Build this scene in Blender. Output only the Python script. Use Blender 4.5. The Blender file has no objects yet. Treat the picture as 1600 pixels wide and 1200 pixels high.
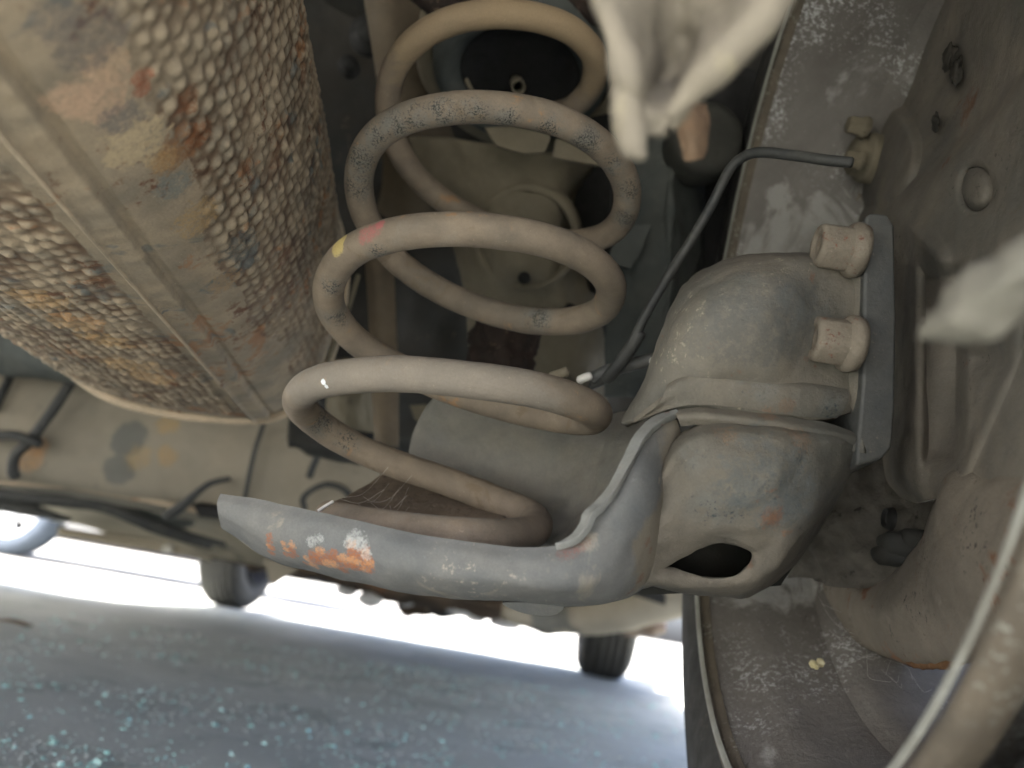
import bpy, bmesh, math, random
import numpy as np
from mathutils import Vector, Matrix, noise as mn

random.seed(7); rng = np.random.default_rng(7)
sc = bpy.context.scene
C = sc.collection

# ------------------------------------------------------------------ camera
F = 1200.0
PITCH, YAW, ROLL = math.radians(16.57), math.radians(5.43), math.radians(9.6)
CAM = Vector((0, 0, 0.15))
_f = Vector((-math.sin(YAW)*math.cos(PITCH), math.cos(YAW)*math.cos(PITCH), math.sin(PITCH)))
_r0 = Vector((math.cos(YAW), math.sin(YAW), 0))
_u0 = _r0.cross(_f)
_r = _r0*math.cos(ROLL) + _u0*math.sin(ROLL)
_u = _u0*math.cos(ROLL) - _r0*math.sin(ROLL)
cd = bpy.data.cameras.new('camera'); cam = bpy.data.objects.new('camera', cd); C.objects.link(cam)
m = Matrix((( _r.x, _u.x, -_f.x), (_r.y, _u.y, -_f.y), (_r.z, _u.z, -_f.z)))
cam.matrix_world = Matrix.Translation(CAM) @ m.to_4x4()
cd.sensor_width = 36; cd.lens = 27; cd.clip_start = 0.004; cd.clip_end = 400
cd.dof.use_dof = True; cd.dof.focus_distance = 0.272; cd.dof.aperture_fstop = 8.5
sc.camera = cam

# ------------------------------------------------------------------ light
SUN_EL, SUN_AZ = math.radians(55), math.radians(-150)      # azimuth from +Y towards +X
w = bpy.data.worlds.new('World'); sc.world = w; w.use_nodes = True
nt = w.node_tree; bg = nt.nodes['Background']
sky = nt.nodes.new('ShaderNodeTexSky'); sky.sky_type = 'NISHITA'; sky.sun_disc = False
sky.sun_elevation = SUN_EL; sky.sun_rotation = SUN_AZ; sky.dust_density = 5.0; sky.air_density = 0.6
nt.links.new(sky.outputs[0], bg.inputs[0]); bg.inputs[1].default_value = 0.12
sd = bpy.data.lights.new('sun', 'SUN'); sd.energy = 5.0; sd.angle = math.radians(0.5); sd.color = (1, .96, .91)
so = bpy.data.objects.new('sun', sd); C.objects.link(so)
sdir = Vector((math.sin(SUN_AZ)*math.cos(SUN_EL), math.cos(SUN_AZ)*math.cos(SUN_EL), math.sin(SUN_EL)))
so.rotation_euler = sdir.to_track_quat('Z', 'Y').to_euler()
so.location = (0, 0, 5)
vs = sc.view_settings; vs.view_transform = 'Standard'; vs.look = 'None'; vs.gamma = 1; vs.use_curve_mapping = False
vs.exposure = 3.0
sc.render.engine = 'CYCLES'; cy = sc.cycles
cy.use_denoising = True; cy.max_bounces = 8; cy.diffuse_bounces = 5; cy.adaptive_threshold = .02; cy.glossy_bounces = 3; cy.transmission_bounces = 4
cy.sample_clamp_indirect = 6; cy.caustics_reflective = False; cy.caustics_refractive = False

# ------------------------------------------------------------------ placing helpers
def ray(px, py): return _r*((px-800)/F) + _u*(-(py-600)/F) + _f
def P(px, py, d): return CAM + ray(px, py)*d                     # point seen at a pixel of the survey, d metres deep
def QX(px, py, X):                                               # ... on the upright plane x = X (wheel side)
    r = ray(px, py); return CAM + r*((X-CAM.x)/r.x)
def QP(px, py, p0, n):
    r = ray(px, py); return CAM + r*((p0-CAM).dot(n)/r.dot(n))
def G(px, py, z=0.0):
    r = ray(px, py); return CAM + r*((z-CAM.z)/r.z)

# ------------------------------------------------------------------ object helpers
def tag(o, label=None, cat=None, group=None, kind=None):
    if label: o['label'] = label
    if cat: o['category'] = cat
    if group: o['group'] = group
    if kind: o['kind'] = kind
    return o
def thing(name, label, cat, loc=(0,0,0), group=None):
    o = bpy.data.objects.new(name, None); C.objects.link(o); o.location = loc; o.empty_display_size = .02
    tag(o, label, cat, group); return o
def link(name, me, mat, parent=None, smooth=True):
    me.materials.clear(); me.materials.append(mat)
    if smooth: me.polygons.foreach_set('use_smooth', [True]*len(me.polygons))
    o = bpy.data.objects.new(name, me); C.objects.link(o)
    if parent:
        o.parent = parent
        if parent.type == 'EMPTY': o.matrix_parent_inverse = Matrix.Translation(-parent.location)
    return o
def mesh(name, verts, faces):
    me = bpy.data.meshes.new(name)
    me.from_pydata([tuple(v) for v in verts], [], faces); me.update(); return me
def dup(root, loc, rotz=None, label=None):
    r = root.copy(); C.objects.link(r); r.location = loc
    if rotz is not None: r.rotation_euler = (0, 0, rotz)
    if label: r['label'] = label
    for ch in list(root.children):
        c = ch.copy(); C.objects.link(c); c.parent = r
        for g in list(ch.children):
            d = g.copy(); C.objects.link(d); d.parent = c
    return r
def grid_mesh(name, A, cu=False, cv=False):                      # A[nv][nu][3]
    nv, nu = A.shape[:2]
    V = A.reshape(-1, 3)
    i = np.arange(nu if cu else nu-1); j = np.arange(nv if cv else nv-1)
    I, J = np.meshgrid(i, j); I2 = (I+1) % nu; J2 = (J+1) % nv
    Fc = np.stack([J*nu+I, J*nu+I2, J2*nu+I2, J2*nu+I], -1).reshape(-1, 4)
    me = bpy.data.meshes.new(name)
    me.vertices.add(len(V)); me.vertices.foreach_set('co', V.astype(np.float32).ravel())
    me.loops.add(len(Fc)*4); me.loops.foreach_set('vertex_index', Fc.astype(np.int32).ravel())
    me.polygons.add(len(Fc)); me.polygons.foreach_set('loop_start', np.arange(len(Fc), dtype=np.int32)*4)
    me.polygons.foreach_set('loop_total', np.full(len(Fc), 4, dtype=np.int32))
    me.update(calc_edges=True); me.validate(); return me
def cr(P_, n, closed=False, axis=0):                             # Catmull-Rom resample, n samples
    P_ = np.moveaxis(np.asarray(P_, float), axis, 0); k = len(P_)
    if closed: t = np.arange(n)*k/n
    else: t = np.linspace(0, k-1, n)
    i = np.floor(t).astype(int)
    if not closed: i = np.minimum(i, k-2)
    u = (t-i).reshape((-1,)+(1,)*(P_.ndim-1))
    if closed: g = lambda a: P_[a % k]
    else:
        ext = np.concatenate([[2*P_[0]-P_[1]], P_, [2*P_[-1]-P_[-2]]]); g = lambda a: ext[a+1]
    p0, p1, p2, p3 = g(i-1), g(i), g(i+1), g(i+2)
    R = .5*((2*p1)+(-p0+p2)*u+(2*p0-5*p1+4*p2-p3)*u*u+(-p0+3*p1-3*p2+p3)*u**3)
    return np.moveaxis(R, 0, axis)
def vnoise(pts, s, seed=0.0, octv=3):
    out = np.empty(len(pts))
    for k, p in enumerate(pts): out[k] = mn.fractal((p[0]*s+seed, p[1]*s+seed*.7, p[2]*s), 1.0, 2.0, octv)
    return out
def gnormals(A, cu=False):
    if cu: du = np.roll(A, -1, 1)-np.roll(A, 1, 1)
    else: du = np.gradient(A, axis=1)
    dv = np.gradient(A, axis=0)
    n = np.cross(du, dv); return n/np.maximum(np.linalg.norm(n, axis=-1, keepdims=True), 1e-12)
def surf(name, rows, mat, parent=None, nu=60, nv=30, cu=False, thick=0.0, rough=0.0, rs=60, off=0, conv=P, bev=0.0, relief=None):
    if relief:
        A = np.array(rows, float); A = cr(A, nv, axis=0); A = cr(A, nu, closed=cu, axis=1)
        A[..., 2] += relief(A[..., 0], A[..., 1])
        A = np.array([[tuple(conv(*p)) for p in r] for r in A])
    else:
        A = np.array([[tuple(conv(*p)) for p in r] for r in rows])
        A = cr(A, nv, axis=0); A = cr(A, nu, closed=cu, axis=1)
    if rough:
        N = gnormals(A, cu); n = vnoise(A.reshape(-1, 3), rs, seed=len(name)).reshape(A.shape[:2])
        A = A + N*n[..., None]*rough
    me = grid_mesh(name, A, cu)
    o = link(name, me, mat, parent)
    if thick:
        s = o.modifiers.new('thick', 'SOLIDIFY'); s.thickness = abs(thick); s.offset = off; s.use_even_offset = False
        if bev:
            b = o.modifiers.new('bev', 'BEVEL'); b.width = bev; b.segments = 2; b.limit_method = 'ANGLE'; b.angle_limit = math.radians(50)
    return o
def tube_arr(path, rad, nring=20):
    path = np.asarray(path, float); n = len(path)
    rad = np.broadcast_to(np.asarray(rad, float), (n,))
    T = np.gradient(path, axis=0); T /= np.linalg.norm(T, axis=1, keepdims=True)
    a = np.array([0, 0, 1.]) if abs(T[0][2]) < .9 else np.array([1., 0, 0])
    N = np.cross(T[0], a); N /= np.linalg.norm(N)
    rings = []
    ph = np.linspace(0, 2*math.pi, nring, endpoint=False)
    for k in range(n):
        N = N - T[k]*N.dot(T[k]); N /= np.linalg.norm(N); B = np.cross(T[k], N)
        rings.append(path[k] + rad[k]*(np.cos(ph)[:, None]*N+np.sin(ph)[:, None]*B))
    return np.array(rings)
def tube(name, pts, r, mat, parent=None, n=80, nring=16, conv=P, rough=0, caps=True, rs=80):
    p = cr([tuple(conv(*q)) for q in pts], n)
    rad = np.full(n, r) if np.isscalar(r) else cr(np.array(r, float), n)
    A = tube_arr(p, rad, nring)
    if rough:
        nn = vnoise(A.reshape(-1, 3), rs, seed=3).reshape(A.shape[:2])
        c = A.mean(1, keepdims=True); A = c + (A-c)*(1+nn[..., None]*rough)
    if caps:
        c0, c1 = A[0].mean(0), A[-1].mean(0)
        e0 = c0+(A[0]-c0)*.75 - (p[1]-p[0])/np.linalg.norm(p[1]-p[0])*rad[0]*.35; e1 = c1+(A[-1]-c1)*.75 + (p[-1]-p[-2])/np.linalg.norm(p[-1]-p[-2])*rad[-1]*.35
        A = np.concatenate([[np.repeat(e0.mean(0)[None], nring, 0)], [e0], A, [e1], [np.repeat(e1.mean(0)[None], nring, 0)]])
    return link(name, grid_mesh(name, A, cu=True), mat, parent)
def lathe(name, prof, origin, axis, mat, parent=None, n=64, up=None, arc=None, ripple=None):
    # prof: (along axis, radius)
    axis = Vector(axis).normalized(); a = up or (Vector((0, 0, 1)) if abs(axis.z) < .9 else Vector((0, 1, 0)))
    e1 = (Vector(a)-axis*Vector(a).dot(axis)).normalized(); e2 = axis.cross(e1)
    th = np.linspace(0, 2*math.pi, n, endpoint=False)
    O = np.array(origin); X = np.array(axis); E1 = np.array(e1); E2 = np.array(e2)
    A = []
    for x, r in prof:
        rr = r if ripple is None else r+ripple(th, x, r)
        A.append(O + X*x + (np.asarray(rr)*np.cos(th))[:, None]*E1 + (np.asarray(rr)*np.sin(th))[:, None]*E2)
    return link(name, grid_mesh(name, np.array(A), cu=True), mat, parent)
def prism(name, outline, ext, mat, parent=None, bev=0.0, conv=P, n=None):
    pts = [Vector(conv(*p)) for p in outline]
    if n: pts = [Vector(v) for v in cr([tuple(p) for p in pts], n, closed=True)]
    k = len(pts); V = pts+[p+Vector(ext) for p in pts]
    Fc = [list(range(k)), list(range(2*k-1, k-1, -1))]+[[i, (i+1) % k, k+(i+1) % k, k+i][::-1] for i in range(k)]
    me = mesh(name, V, Fc); bm = bmesh.new(); bm.from_mesh(me); bmesh.ops.recalc_face_normals(bm, faces=bm.faces); bm.to_mesh(me); bm.free()
    o = link(name, me, mat, parent, smooth=False)
    if bev:
        b = o.modifiers.new('bev', 'BEVEL'); b.width = bev; b.segments = 3; b.limit_method = 'ANGLE'
        me.polygons.foreach_set('use_smooth', [True]*len(me.polygons))
        o.modifiers.new('wn', 'WEIGHTED_NORMAL')
    return o
def boxm(name, c, size, mat, parent=None, rot=None, bev=0.0):
    s = Vector(size)/2; c = Vector(c); R = rot or Matrix.Identity(3)
    V = [c+R@Vector((x*s.x, y*s.y, z*s.z)) for x in (-1, 1) for y in (-1, 1) for z in (-1, 1)]
    Fc = [(0,1,3,2), (4,6,7,5), (0,4,5,1), (2,3,7,6), (0,2,6,4), (1,5,7,3)]
    o = link(name, mesh(name, V, Fc), mat, parent, smooth=False)
    if bev:
        b = o.modifiers.new('bev', 'BEVEL'); b.width = bev; b.segments = 2
    return o

# ------------------------------------------------------------------ materials
def srgb(c):
    return tuple(((v/255)/12.92 if v/255 <= .04045 else ((v/255+.055)/1.055)**2.4) for v in c)+(1,)
def mat(name, c1, c2, s=40, dist=.35, rough=.85, fine=400, finec=None, finet=.62, finem=None, rust=None, rustt=.66, rusts=35,
        bump=.4, bumps=300, spots=(), metal=0.0, spec=.3, extra=None, contrast=1.0, patch=None, patcht=.6, patchs=22, fmask=None, micro=.16, distort=.8):
    M = bpy.data.materials.new(name); M.use_nodes = True; t = M.node_tree; N = t.nodes; L = t.links
    b = N['Principled BSDF']
    geo = N.new('ShaderNodeNewGeometry'); pos = geo.outputs['Position']
    def noi(sc_, det=6, ro=.6, d=0.0, offs=0.0):
        n = N.new('ShaderNodeTexNoise'); n.inputs['Scale'].default_value = sc_; n.inputs['Detail'].default_value = det
        n.inputs['Roughness'].default_value = ro; n.inputs['Distortion'].default_value = d
        if offs:
            v = N.new('ShaderNodeVectorMath'); v.operation = 'ADD'; v.inputs[1].default_value = (offs, offs*1.3, -offs)
            L.new(pos, v.inputs[0]); L.new(v.outputs[0], n.inputs['Vector'])
        else: L.new(pos, n.inputs['Vector'])
        return n.outputs['Fac']
    def rng_(x, a, b_, lo=0., hi=1.):
        r = N.new('ShaderNodeMapRange'); r.inputs[1].default_value = a; r.inputs[2].default_value = b_
        r.inputs[3].default_value = lo; r.inputs[4].default_value = hi; L.new(x, r.inputs[0]); return r.outputs[0]
    def mul(a, b_, op='MULTIPLY'):
        r = N.new('ShaderNodeMath'); r.operation = op
        for k, v in enumerate((a, b_)):
            if isinstance(v, (int, float)): r.inputs[k].default_value = v
            else: L.new(v, r.inputs[k])
        return r.outputs[0]
    def mix(f, a, b_):
        r = N.new('ShaderNodeMix'); r.data_type = 'RGBA'
        if isinstance(f, (int, float)): r.inputs[0].default_value = f
        else: L.new(f, r.inputs[0])
        for k, v in ((6, a), (7, b_)):
            if isinstance(v, tuple): r.inputs[k].default_value = v
            else: L.new(v, r.inputs[k])
        return r.outputs[2]
    w_ = .16/contrast
    col = mix(rng_(noi(s, 8, .62, dist), .5-w_, .5+w_), srgb(c1), srgb(c2))
    # gentle tone variation
    col = mix(rng_(noi(s*5, 5, .6, 0, 3.1), .35, .7, 0, .35), col, srgb(tuple(v*.78 for v in c1)))
    if patch:
        col = mix(rng_(noi(patchs, 7, .6, .6, 5.3), patcht, patcht+.05), col, srgb(patch))
    if finec:
        msk = rng_(noi(finem or s*1.3, 4, .5, 0, 9.7), .44, .60)
        if fmask:
            tot = None
            for (p, rad) in fmask:
                v = N.new('ShaderNodeVectorMath'); v.operation = 'DISTANCE'; L.new(pos, v.inputs[0]); v.inputs[1].default_value = tuple(p)
                k_ = rng_(v.outputs['Value'], rad, rad*.35); tot = k_ if tot is None else mul(tot, k_, 'MAXIMUM')
            msk = mul(tot, rng_(noi(110, 5, .6, 0, 9.7), .34, .52))
            col = mix(mul(mul(tot, rng_(noi(160, 6, .7, 0, 19.7), .42, .58)), .55), col, srgb((104,106,103)))
        thr = N.new('ShaderNodeMath'); thr.operation = 'SUBTRACT'
        f = rng_(mul(noi(fine, 5, .75, .15, 1.7), mul(mul(msk, 1, 'SUBTRACT'), .10), 'ADD'), finet-.03, finet+.03)
        col = mix(mul(f, msk), col, srgb(finec))
    if rust:
        f = rng_(noi(rusts, 9, .7, .4, 7.7), rustt, rustt+.05)
        col = mix(mul(f, .85), col, srgb(rust))
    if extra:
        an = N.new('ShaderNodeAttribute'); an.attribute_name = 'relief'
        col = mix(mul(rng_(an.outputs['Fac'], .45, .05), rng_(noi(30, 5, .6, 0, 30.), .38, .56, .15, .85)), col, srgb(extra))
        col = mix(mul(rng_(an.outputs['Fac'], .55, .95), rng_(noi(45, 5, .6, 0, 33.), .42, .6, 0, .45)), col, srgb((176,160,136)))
    for (p, rad, c, ed, amt) in spots:
        v = N.new('ShaderNodeVectorMath'); v.operation = 'DISTANCE'; L.new(pos, v.inputs[0]); v.inputs[1].default_value = tuple(p)
        dd = mul(v.outputs['Value'], mul(mul(noi(2.2/rad, 6, .7, .5, 2.0), .5, 'SUBTRACT'), ed*rad*2.4), 'ADD')
        fac = rng_(dd, rad, rad*.78, 0, amt)
        if ed >= .6: fac = mul(mul(fac, .82), rng_(noi(5/rad if rad > .0025 else 1100, 6, .75, 0, 21.0), .40, .52, .12, 1))
        col = mix(fac, col, srgb(c))
    if micro:
        col = mix(rng_(noi(1400, 3, .7, 0, 12.3), .35, .65, micro, 0), col, srgb(tuple(v*.55 for v in c1)))
        col = mix(rng_(noi(620, 3, .6, 0, 15.1), .68, .74, 0, .22), col, srgb(tuple(min(255, v*1.35+12) for v in c1)))
    L.new(col, b.inputs['Base Color'])
    L.new(rng_(noi(s*3, 4, .6, 0, 4.4), .3, .7, max(rough-.15, .05), min(rough+.1, 1)), b.inputs['Roughness'])
    b.inputs['Metallic'].default_value = metal; b.inputs['Specular IOR Level'].default_value = spec
    if bump:
        h = mul(noi(bumps, 8, .65), mul(noi(bumps*4, 4, .7, 0, 6), .35), 'ADD')
        bn = N.new('ShaderNodeBump'); bn.inputs['Strength'].default_value = bump; bn.inputs['Distance'].default_value = .0012
        L.new(h, bn.inputs['Height']); L.new(bn.outputs[0], b.inputs['Normal'])
    return M

R_OR, R_BR = (176, 112, 62), (104, 62, 40)
M_pan_in = mat('pan_inner_paint', (98,98,93), (112,108,99), s=34, finec=(150,145,134), fine=900, finet=.66, rust=(130,90,70), rustt=.72, rusts=50, bump=.35, bumps=500, rough=.7)
M_panfloor = mat('pan_floor_dirt', (112,99,84), (96,86,74), s=60, finec=(60,50,44), fine=300, finet=.58, bump=.8, bumps=300, spots=[(P(693,800,.30), .0032, (190,104,62), .7, .9), (P(660,790,.30), .003, (148,136,116), .8, .7)])
M_arm = mat('arm_grime', (116,109,97), (84,84,79), s=22, finec=(58,66,68), fine=520, finet=.55, finem=24, rust=(120,86,64), rustt=.66, rusts=45, bump=.6, bumps=380, rough=.75, fmask=[(P(1110,800,.235), .011), (P(1150,790,.235), .010), (P(1200,770,.235), .012), (P(1230,800,.24), .010), (P(1090,720,.24), .008), (P(1240,720,.24), .010), (P(1300,640,.25), .008), (P(1180,600,.247), .010)],
    spots=[(P(1190,745,.24), .016, (78,86,88), .9, .6), (P(1130,750,.24), .009, (78,86,88), .9, .5), (P(1240,770,.24), .009, (80,86,88), .9, .5), (P(1230,635,.2465), .003, (112,86,66), 1, .5), (P(1200,650,.2465), .003, (120,88,64), 1, .6), (P(1130,690,.240), .005, (126,100,76), 1, .5), (P(1240,690,.242), .005, (124,98,76), 1, .5), (P(1012,846,.2465), .0016, (104,72,54), 1, .7), (P(1170,880,.25), .0020, (110,74,56), 1, .6), (P(1280,720,.25), .003, (110,84,66), 1, .6)])
M_arm_dome = mat('arm_dome_paint', (112,106,95), (90,89,83), s=26, contrast=1.3, finec=(140,134,118), fine=420, finet=.60, rust=(108,78,60), rustt=.66, rusts=50, bump=.5, bumps=300, rough=.72,
    spots=[(P(1180,500,.243), .0170, (74,76,75), .8, .65), (P(1245,500,.247), .0130, (72,74,73), .8, .6), (P(1160,455,.25), .008, (84,88,84), .6, .5), (P(1100,530,.248), .008, (84,86,84), .6, .45), (P(1235,470,.248), .010, (80,84,84), .6, .5),
           (P(1225,555,.246), .0012, (104,70,52), 1, .8), (P(1255,560,.25), .0016, (104,70,52), 1, .8), (P(1270,572,.252), .0012, (104,70,52), 1, .8), (P(1172,578,.246), .0014, (110,72,52), 1, .8), (P(1290,610,.254), .002, (112,78,58), 1, .6)])
M_flange = mat('flange_paint', (66,68,68), (80,80,76), s=60, finec=(130,120,104), fine=700, finet=.64, bump=.25, bumps=500, rough=.6)
M_bolt = mat('bolt_dust', (126,118,105), (106,98,86), s=120, rust=(116,66,46), rustt=.60, rusts=170, finec=(96,58,44), fine=900, finet=.58, finem=140, bump=.5, bumps=600)
M_shield = mat('brake_shield_grime', (116,109,98), (90,88,82), s=22, contrast=1.4, finec=(58,56,50), fine=300, finet=.62, rust=(96,68,48), rustt=.64, rusts=28, bump=.5, bumps=160, rough=.85)
M_lobe = mat('shield_lobe_grime', (122,114,102), (106,100,90), s=24, finec=(48,46,42), fine=420, finet=.60, rust=(104,68,42), rustt=.60, rusts=40, bump=.5, bumps=340, rough=.85,
    spots=[(P(1440,1030,.3), .012, (136,84,42), .9, .9), (P(1480,1025,.28), .012, (130,80,42), .9, .9), (P(1500,950,.26), .008, (88,54,36), .9, .8), (P(1530,900,.25), .008, (88,54,36), .9, .8)])
M_rim = mat('corroded_alloy', (124,120,113), (98,93,87), s=11, contrast=1.3, finec=(176,176,172), fine=420, finet=.535, finem=17, bump=.6, bumps=260, rough=.6, spec=.5, patch=(150,148,142), patcht=.56, patchs=16,
    spots=[(Vector((.12,.43,.29)), .055, (92,84,76), .4, .5)])
M_tyre = mat('dusty_rubber', (62,61,57), (46,46,45), s=30, finec=(104,96,82), fine=300, finet=.6, bump=.4, bumps=300, rough=.8)
M_lip = mat('rim_lip_dirt', (108,99,85), (84,78,68), s=40, finec=(140,140,130), fine=420, finet=.58, bump=.4, bumps=300, rough=.7)
M_bead = mat('rolled_edge', (176,158,134), (152,140,120), s=60, rust=(150,100,66), rustt=.62, rusts=60, bump=.3, bumps=300)
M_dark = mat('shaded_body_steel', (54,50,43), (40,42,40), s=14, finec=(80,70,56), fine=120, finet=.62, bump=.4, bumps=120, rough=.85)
M_teal = mat('body_sheet_grey', (62,68,67), (82,84,79), s=16, finec=(112,112,104), fine=300, finet=.62, bump=.3, bumps=200, rough=.8)
M_rail = mat('frame_rail_dust', (120,112,94), (100,94,80), s=16, finec=(70,64,54), fine=300, finet=.64, bump=.3, bumps=240, rough=.85)
M_black = mat('black_rubber_and_void', (22,22,21), (32,32,30), s=40, bump=.3, bumps=200, finec=(120,116,104), fine=420, finet=.72, rough=.8)  # rubber black, also the painted dark of voids, holes and front rims
M_hose = mat('black_hose', (46,48,48), (66,66,62), s=60, bump=.2, bumps=400, rough=.6)
M_bump = mat('bump_stop_foam', (50,39,33), (30,25,22), s=80, finec=(96,84,70), fine=300, finet=.6, bump=1.0, bumps=160, rough=.95)
M_fg = mat('bracket_dust', (130,122,108), (98,93,83), s=26, bump=.4, bumps=120, patch=(136,128,108), patcht=.58, patchs=40)
M_fg2 = mat('pale_hose_dust', (110,107,97), (88,86,78), s=30, bump=.4, bumps=120)
M_org = mat('rusty_tab', (122,98,76), (92,76,60), s=60, bump=.5, bumps=160)
M_sub = mat('subframe_dirt', (98,82,68), (78,70,62), s=7, bump=.4, bumps=60, rust=(124,86,60), rustt=.6, rusts=12)
M_under = mat('underbody_beige', (170,161,144), (150,143,128), s=5, bump=.3, bumps=40, patch=(112,112,106), patcht=.6, patchs=5)
M_asph = mat('asphalt', (182,187,180), (192,196,189), s=2.2, finec=(184,184,178), fine=160, finet=.60, finem=3, bump=.9, bumps=110, rough=.75, patch=(154,160,154), patcht=.57, patchs=12)
M_pave = mat('sunlit_pavement', (172,172,168), (156,156,152), s=1.2, bump=.4, bumps=40)
M_white = mat('white_paint_and_gap_light', (226,228,230), (220,222,224), s=2, bump=0, rough=.3, spec=.5)  # car paint, also the white of daylight in the subframe gaps
M_tyre2 = mat('blue_grey_rubber', (58,66,76), (50,58,66), s=10, bump=0, micro=0)
M_silver = mat('silver_wheel_paint', (206,208,210), (196,198,200), s=5, bump=0, rough=.35, metal=.3)
M_tie = mat('white_plastic', (214,212,204), (198,196,188), s=100, bump=.1)
M_snail = mat('egg_case', (206,198,164), (190,178,130), s=300, bump=.3, bumps=600, rough=.5)
def glassm():
    M = bpy.data.materials.new('tinted_glass'); M.use_nodes = True; b = M.node_tree.nodes['Principled BSDF']
    b.inputs['Base Color'].default_value = (.5, .86, .78, 1); b.inputs['Roughness'].default_value = .12
    b.inputs['Transmission Weight'].default_value = .35; b.inputs['IOR'].default_value = 1.5; return M
M_glass = glassm()
def webm():
    M = bpy.data.materials.new('cobweb_silk'); M.use_nodes = True; b = M.node_tree.nodes['Principled BSDF']
    b.inputs['Base Color'].default_value = (.6, .58, .53, 1); b.inputs['Roughness'].default_value = .6; return M
M_web = webm()

M_later = mat('unpainted', (120,120,120), (110,110,110), bump=0, micro=0)
def caster(*objs):
    dg = bpy.context.evaluated_depsgraph_get(); ev = [o.evaluated_get(dg) for o in objs]
    def H(px, py):
        best = None
        for e in ev:
            d = ray(px, py); ok, loc, n_, i_ = e.ray_cast(CAM, d.normalized())
            if ok and (best is None or (loc-CAM).length < (best-CAM).length): best = loc.copy()
        return best if best is not None else P(px, py, 5)
    return H
def repaint(M, *objs):
    for o in objs: o.data.materials[0] = M
# ================================================================== SETTING
# ground sheet (far) and the asphalt patch the car stands on
def ground(name, x0, x1, y0, y1, z, nx, ny, mt, amp=0.0):
    xs = np.linspace(x0, x1, nx); ys = np.linspace(y0, y1, ny); X, Y = np.meshgrid(xs, ys)
    Z = np.full_like(X, z)
    if amp:
        pts = np.stack([X, Y, Z], -1).reshape(-1, 3); Z = Z+(vnoise(pts, 3, octv=5)*amp).reshape(Z.shape)
        Z = np.minimum(Z, 0.0)
    return tag(link(name, grid_mesh(name, np.stack([X, Y, Z], -1)), mt), kind='structure')
ground('ground', -150, 150, -150, 150, -.012, 2, 2, M_pave)
ground('road', -2.4, 1.6, -.5, 3.3, -.002, 300, 340, M_asph, amp=.004)

# ================================================================== WHEEL GEOMETRY CONSTANTS
WC = Vector((0.167, 0.276, 0.28)); RT = .28; RK = .881

def wheel(name, label, c, yaw=0.0, group=None, detail=True, rt=RT, side=1, rmat=None):
    """side=1: the outer face looks to +x"""
    t = thing(name, label, 'wheel', c, group)
    cx = Vector(c); ax = Vector((side*math.cos(yaw), side*math.sin(yaw), 0))
    O = cx - ax*.09
    tp = [(.012,.206),(.004,.216),(0,.235),(.002,.258),(.012,.276),(.022,.284),(.028,.288),(.045,.290)]
    for k in range(4):
        a = .048+k*.026; tp += [(a,.290),(a+.0015,.283),(a+.0065,.283),(a+.008,.290)]
    tp += [(.152,.288),(.162,.281),(.176,.262),(.180,.235),(.176,.214),(.170,.206),(.160,.202),(.02,.202),(.012,.206)]
    lug = (lambda th, x, r: np.where(((th*52/math.pi+(x*60)) % 1.0) < .12, -.0035, 0.0)*(r > .2775)) if detail else None
    lathe('tyre', [(a, .178+(r-.202)*(rt-.178)/.088) for a, r in tp], O, ax, M_tyre, t, n=720 if detail else 240, ripple=lug)
    bp = [(.000,.2065),(-.002,.2045),(-.001,.2015),(.004,.1995),(.012,.197),(.020,.190),(.030,.186),(.046,.1855),(.054,.176),(.060,.172),(.12,.1705),(.128,.176),(.15,.188),(.168,.196),(.178,.204),(.176,.2055),(.165,.198),(.15,.190),(.06,.176),(.02,.193),(.004,.203)]
    bp = [(a, r*RK) for a, r in bp]
    rim = lathe('rim', bp, O, ax, rmat or M_rim, t, n=200)
    # wheel disc: five-spoke face, seen from behind
    e1 = Vector((0, 0, 1)); e2 = ax.cross(e1)
    def pt(r, a, x): return O + ax*x + e1*(r*math.cos(a)) + e2*(r*math.sin(a))
    lathe('hub_disc', [(.128,.0),(.128,.058),(.134,.066),(.146,.062),(.15,.03),(.15,0)], O, ax, rmat or M_lip, rim, n=60)
    for k in range(7):
        a0 = k*2*math.pi/7+.2
        rows = []
        for r, wd, x in ((.055,.30,.132),(.09,.20,.138),(.13,.16,.142),(.168,.20,.140)):
            r *= RK
            rows.append([tuple(pt(r, a0-wd, x+.008)), tuple(pt(r, a0-wd*.75, x-.003)), tuple(pt(r, a0, x-.006)), tuple(pt(r, a0+wd*.75, x-.003)), tuple(pt(r, a0+wd, x+.008))])
        surf('spoke', rows, rmat or M_lip, rim, nu=12, nv=12, thick=.006, off=-1, conv=lambda *v: v)
    return t, O, ax

wt, WO, WAX = wheel('rear_wheel', 'dusty rear wheel with corroded alloy barrel, filling the right side', WC)
# rim lip given a dirt crust ring, nearest the lens
lathe('lip_crust', [(a, r*RK) for a, r in ((.003,.199),(.0,.2005),(-.0028,.2035),(-.0022,.207),(.002,.2085),(.006,.2075))], WO, WAX, M_lip, wt, n=200)

lathe('lip_highlight', [(a, r*RK) for a, r in ((-.0024,.1990),(-.0036,.2000),(-.0040,.2014),(-.0034,.2028))], WO, WAX, mat('highlight_alloy', (150,151,142), (126,124,114), s=60, bump=.3, rough=.5), wt, n=200)  # pale ring paints the bright highlight line along the rim lip
lg = G(358, 948); rg = G(938, 1058)
fl, *_ = wheel('steered_wheel', 'dark front wheel under the car left of the rusty spring seat tip', (lg.x, lg.y, .28), yaw=math.radians(1), side=-1, rmat=M_black, group='front wheels of the car', detail=True)  # both front rims take black as painted shade against the sun
fr, *_ = wheel('steered_wheel', 'front wheel at the right, directly beside the rear wheel tyre edge', (rg.x, rg.y, .28), yaw=math.radians(1), side=1, rmat=M_black, group='front wheels of the car', detail=True)

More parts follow.
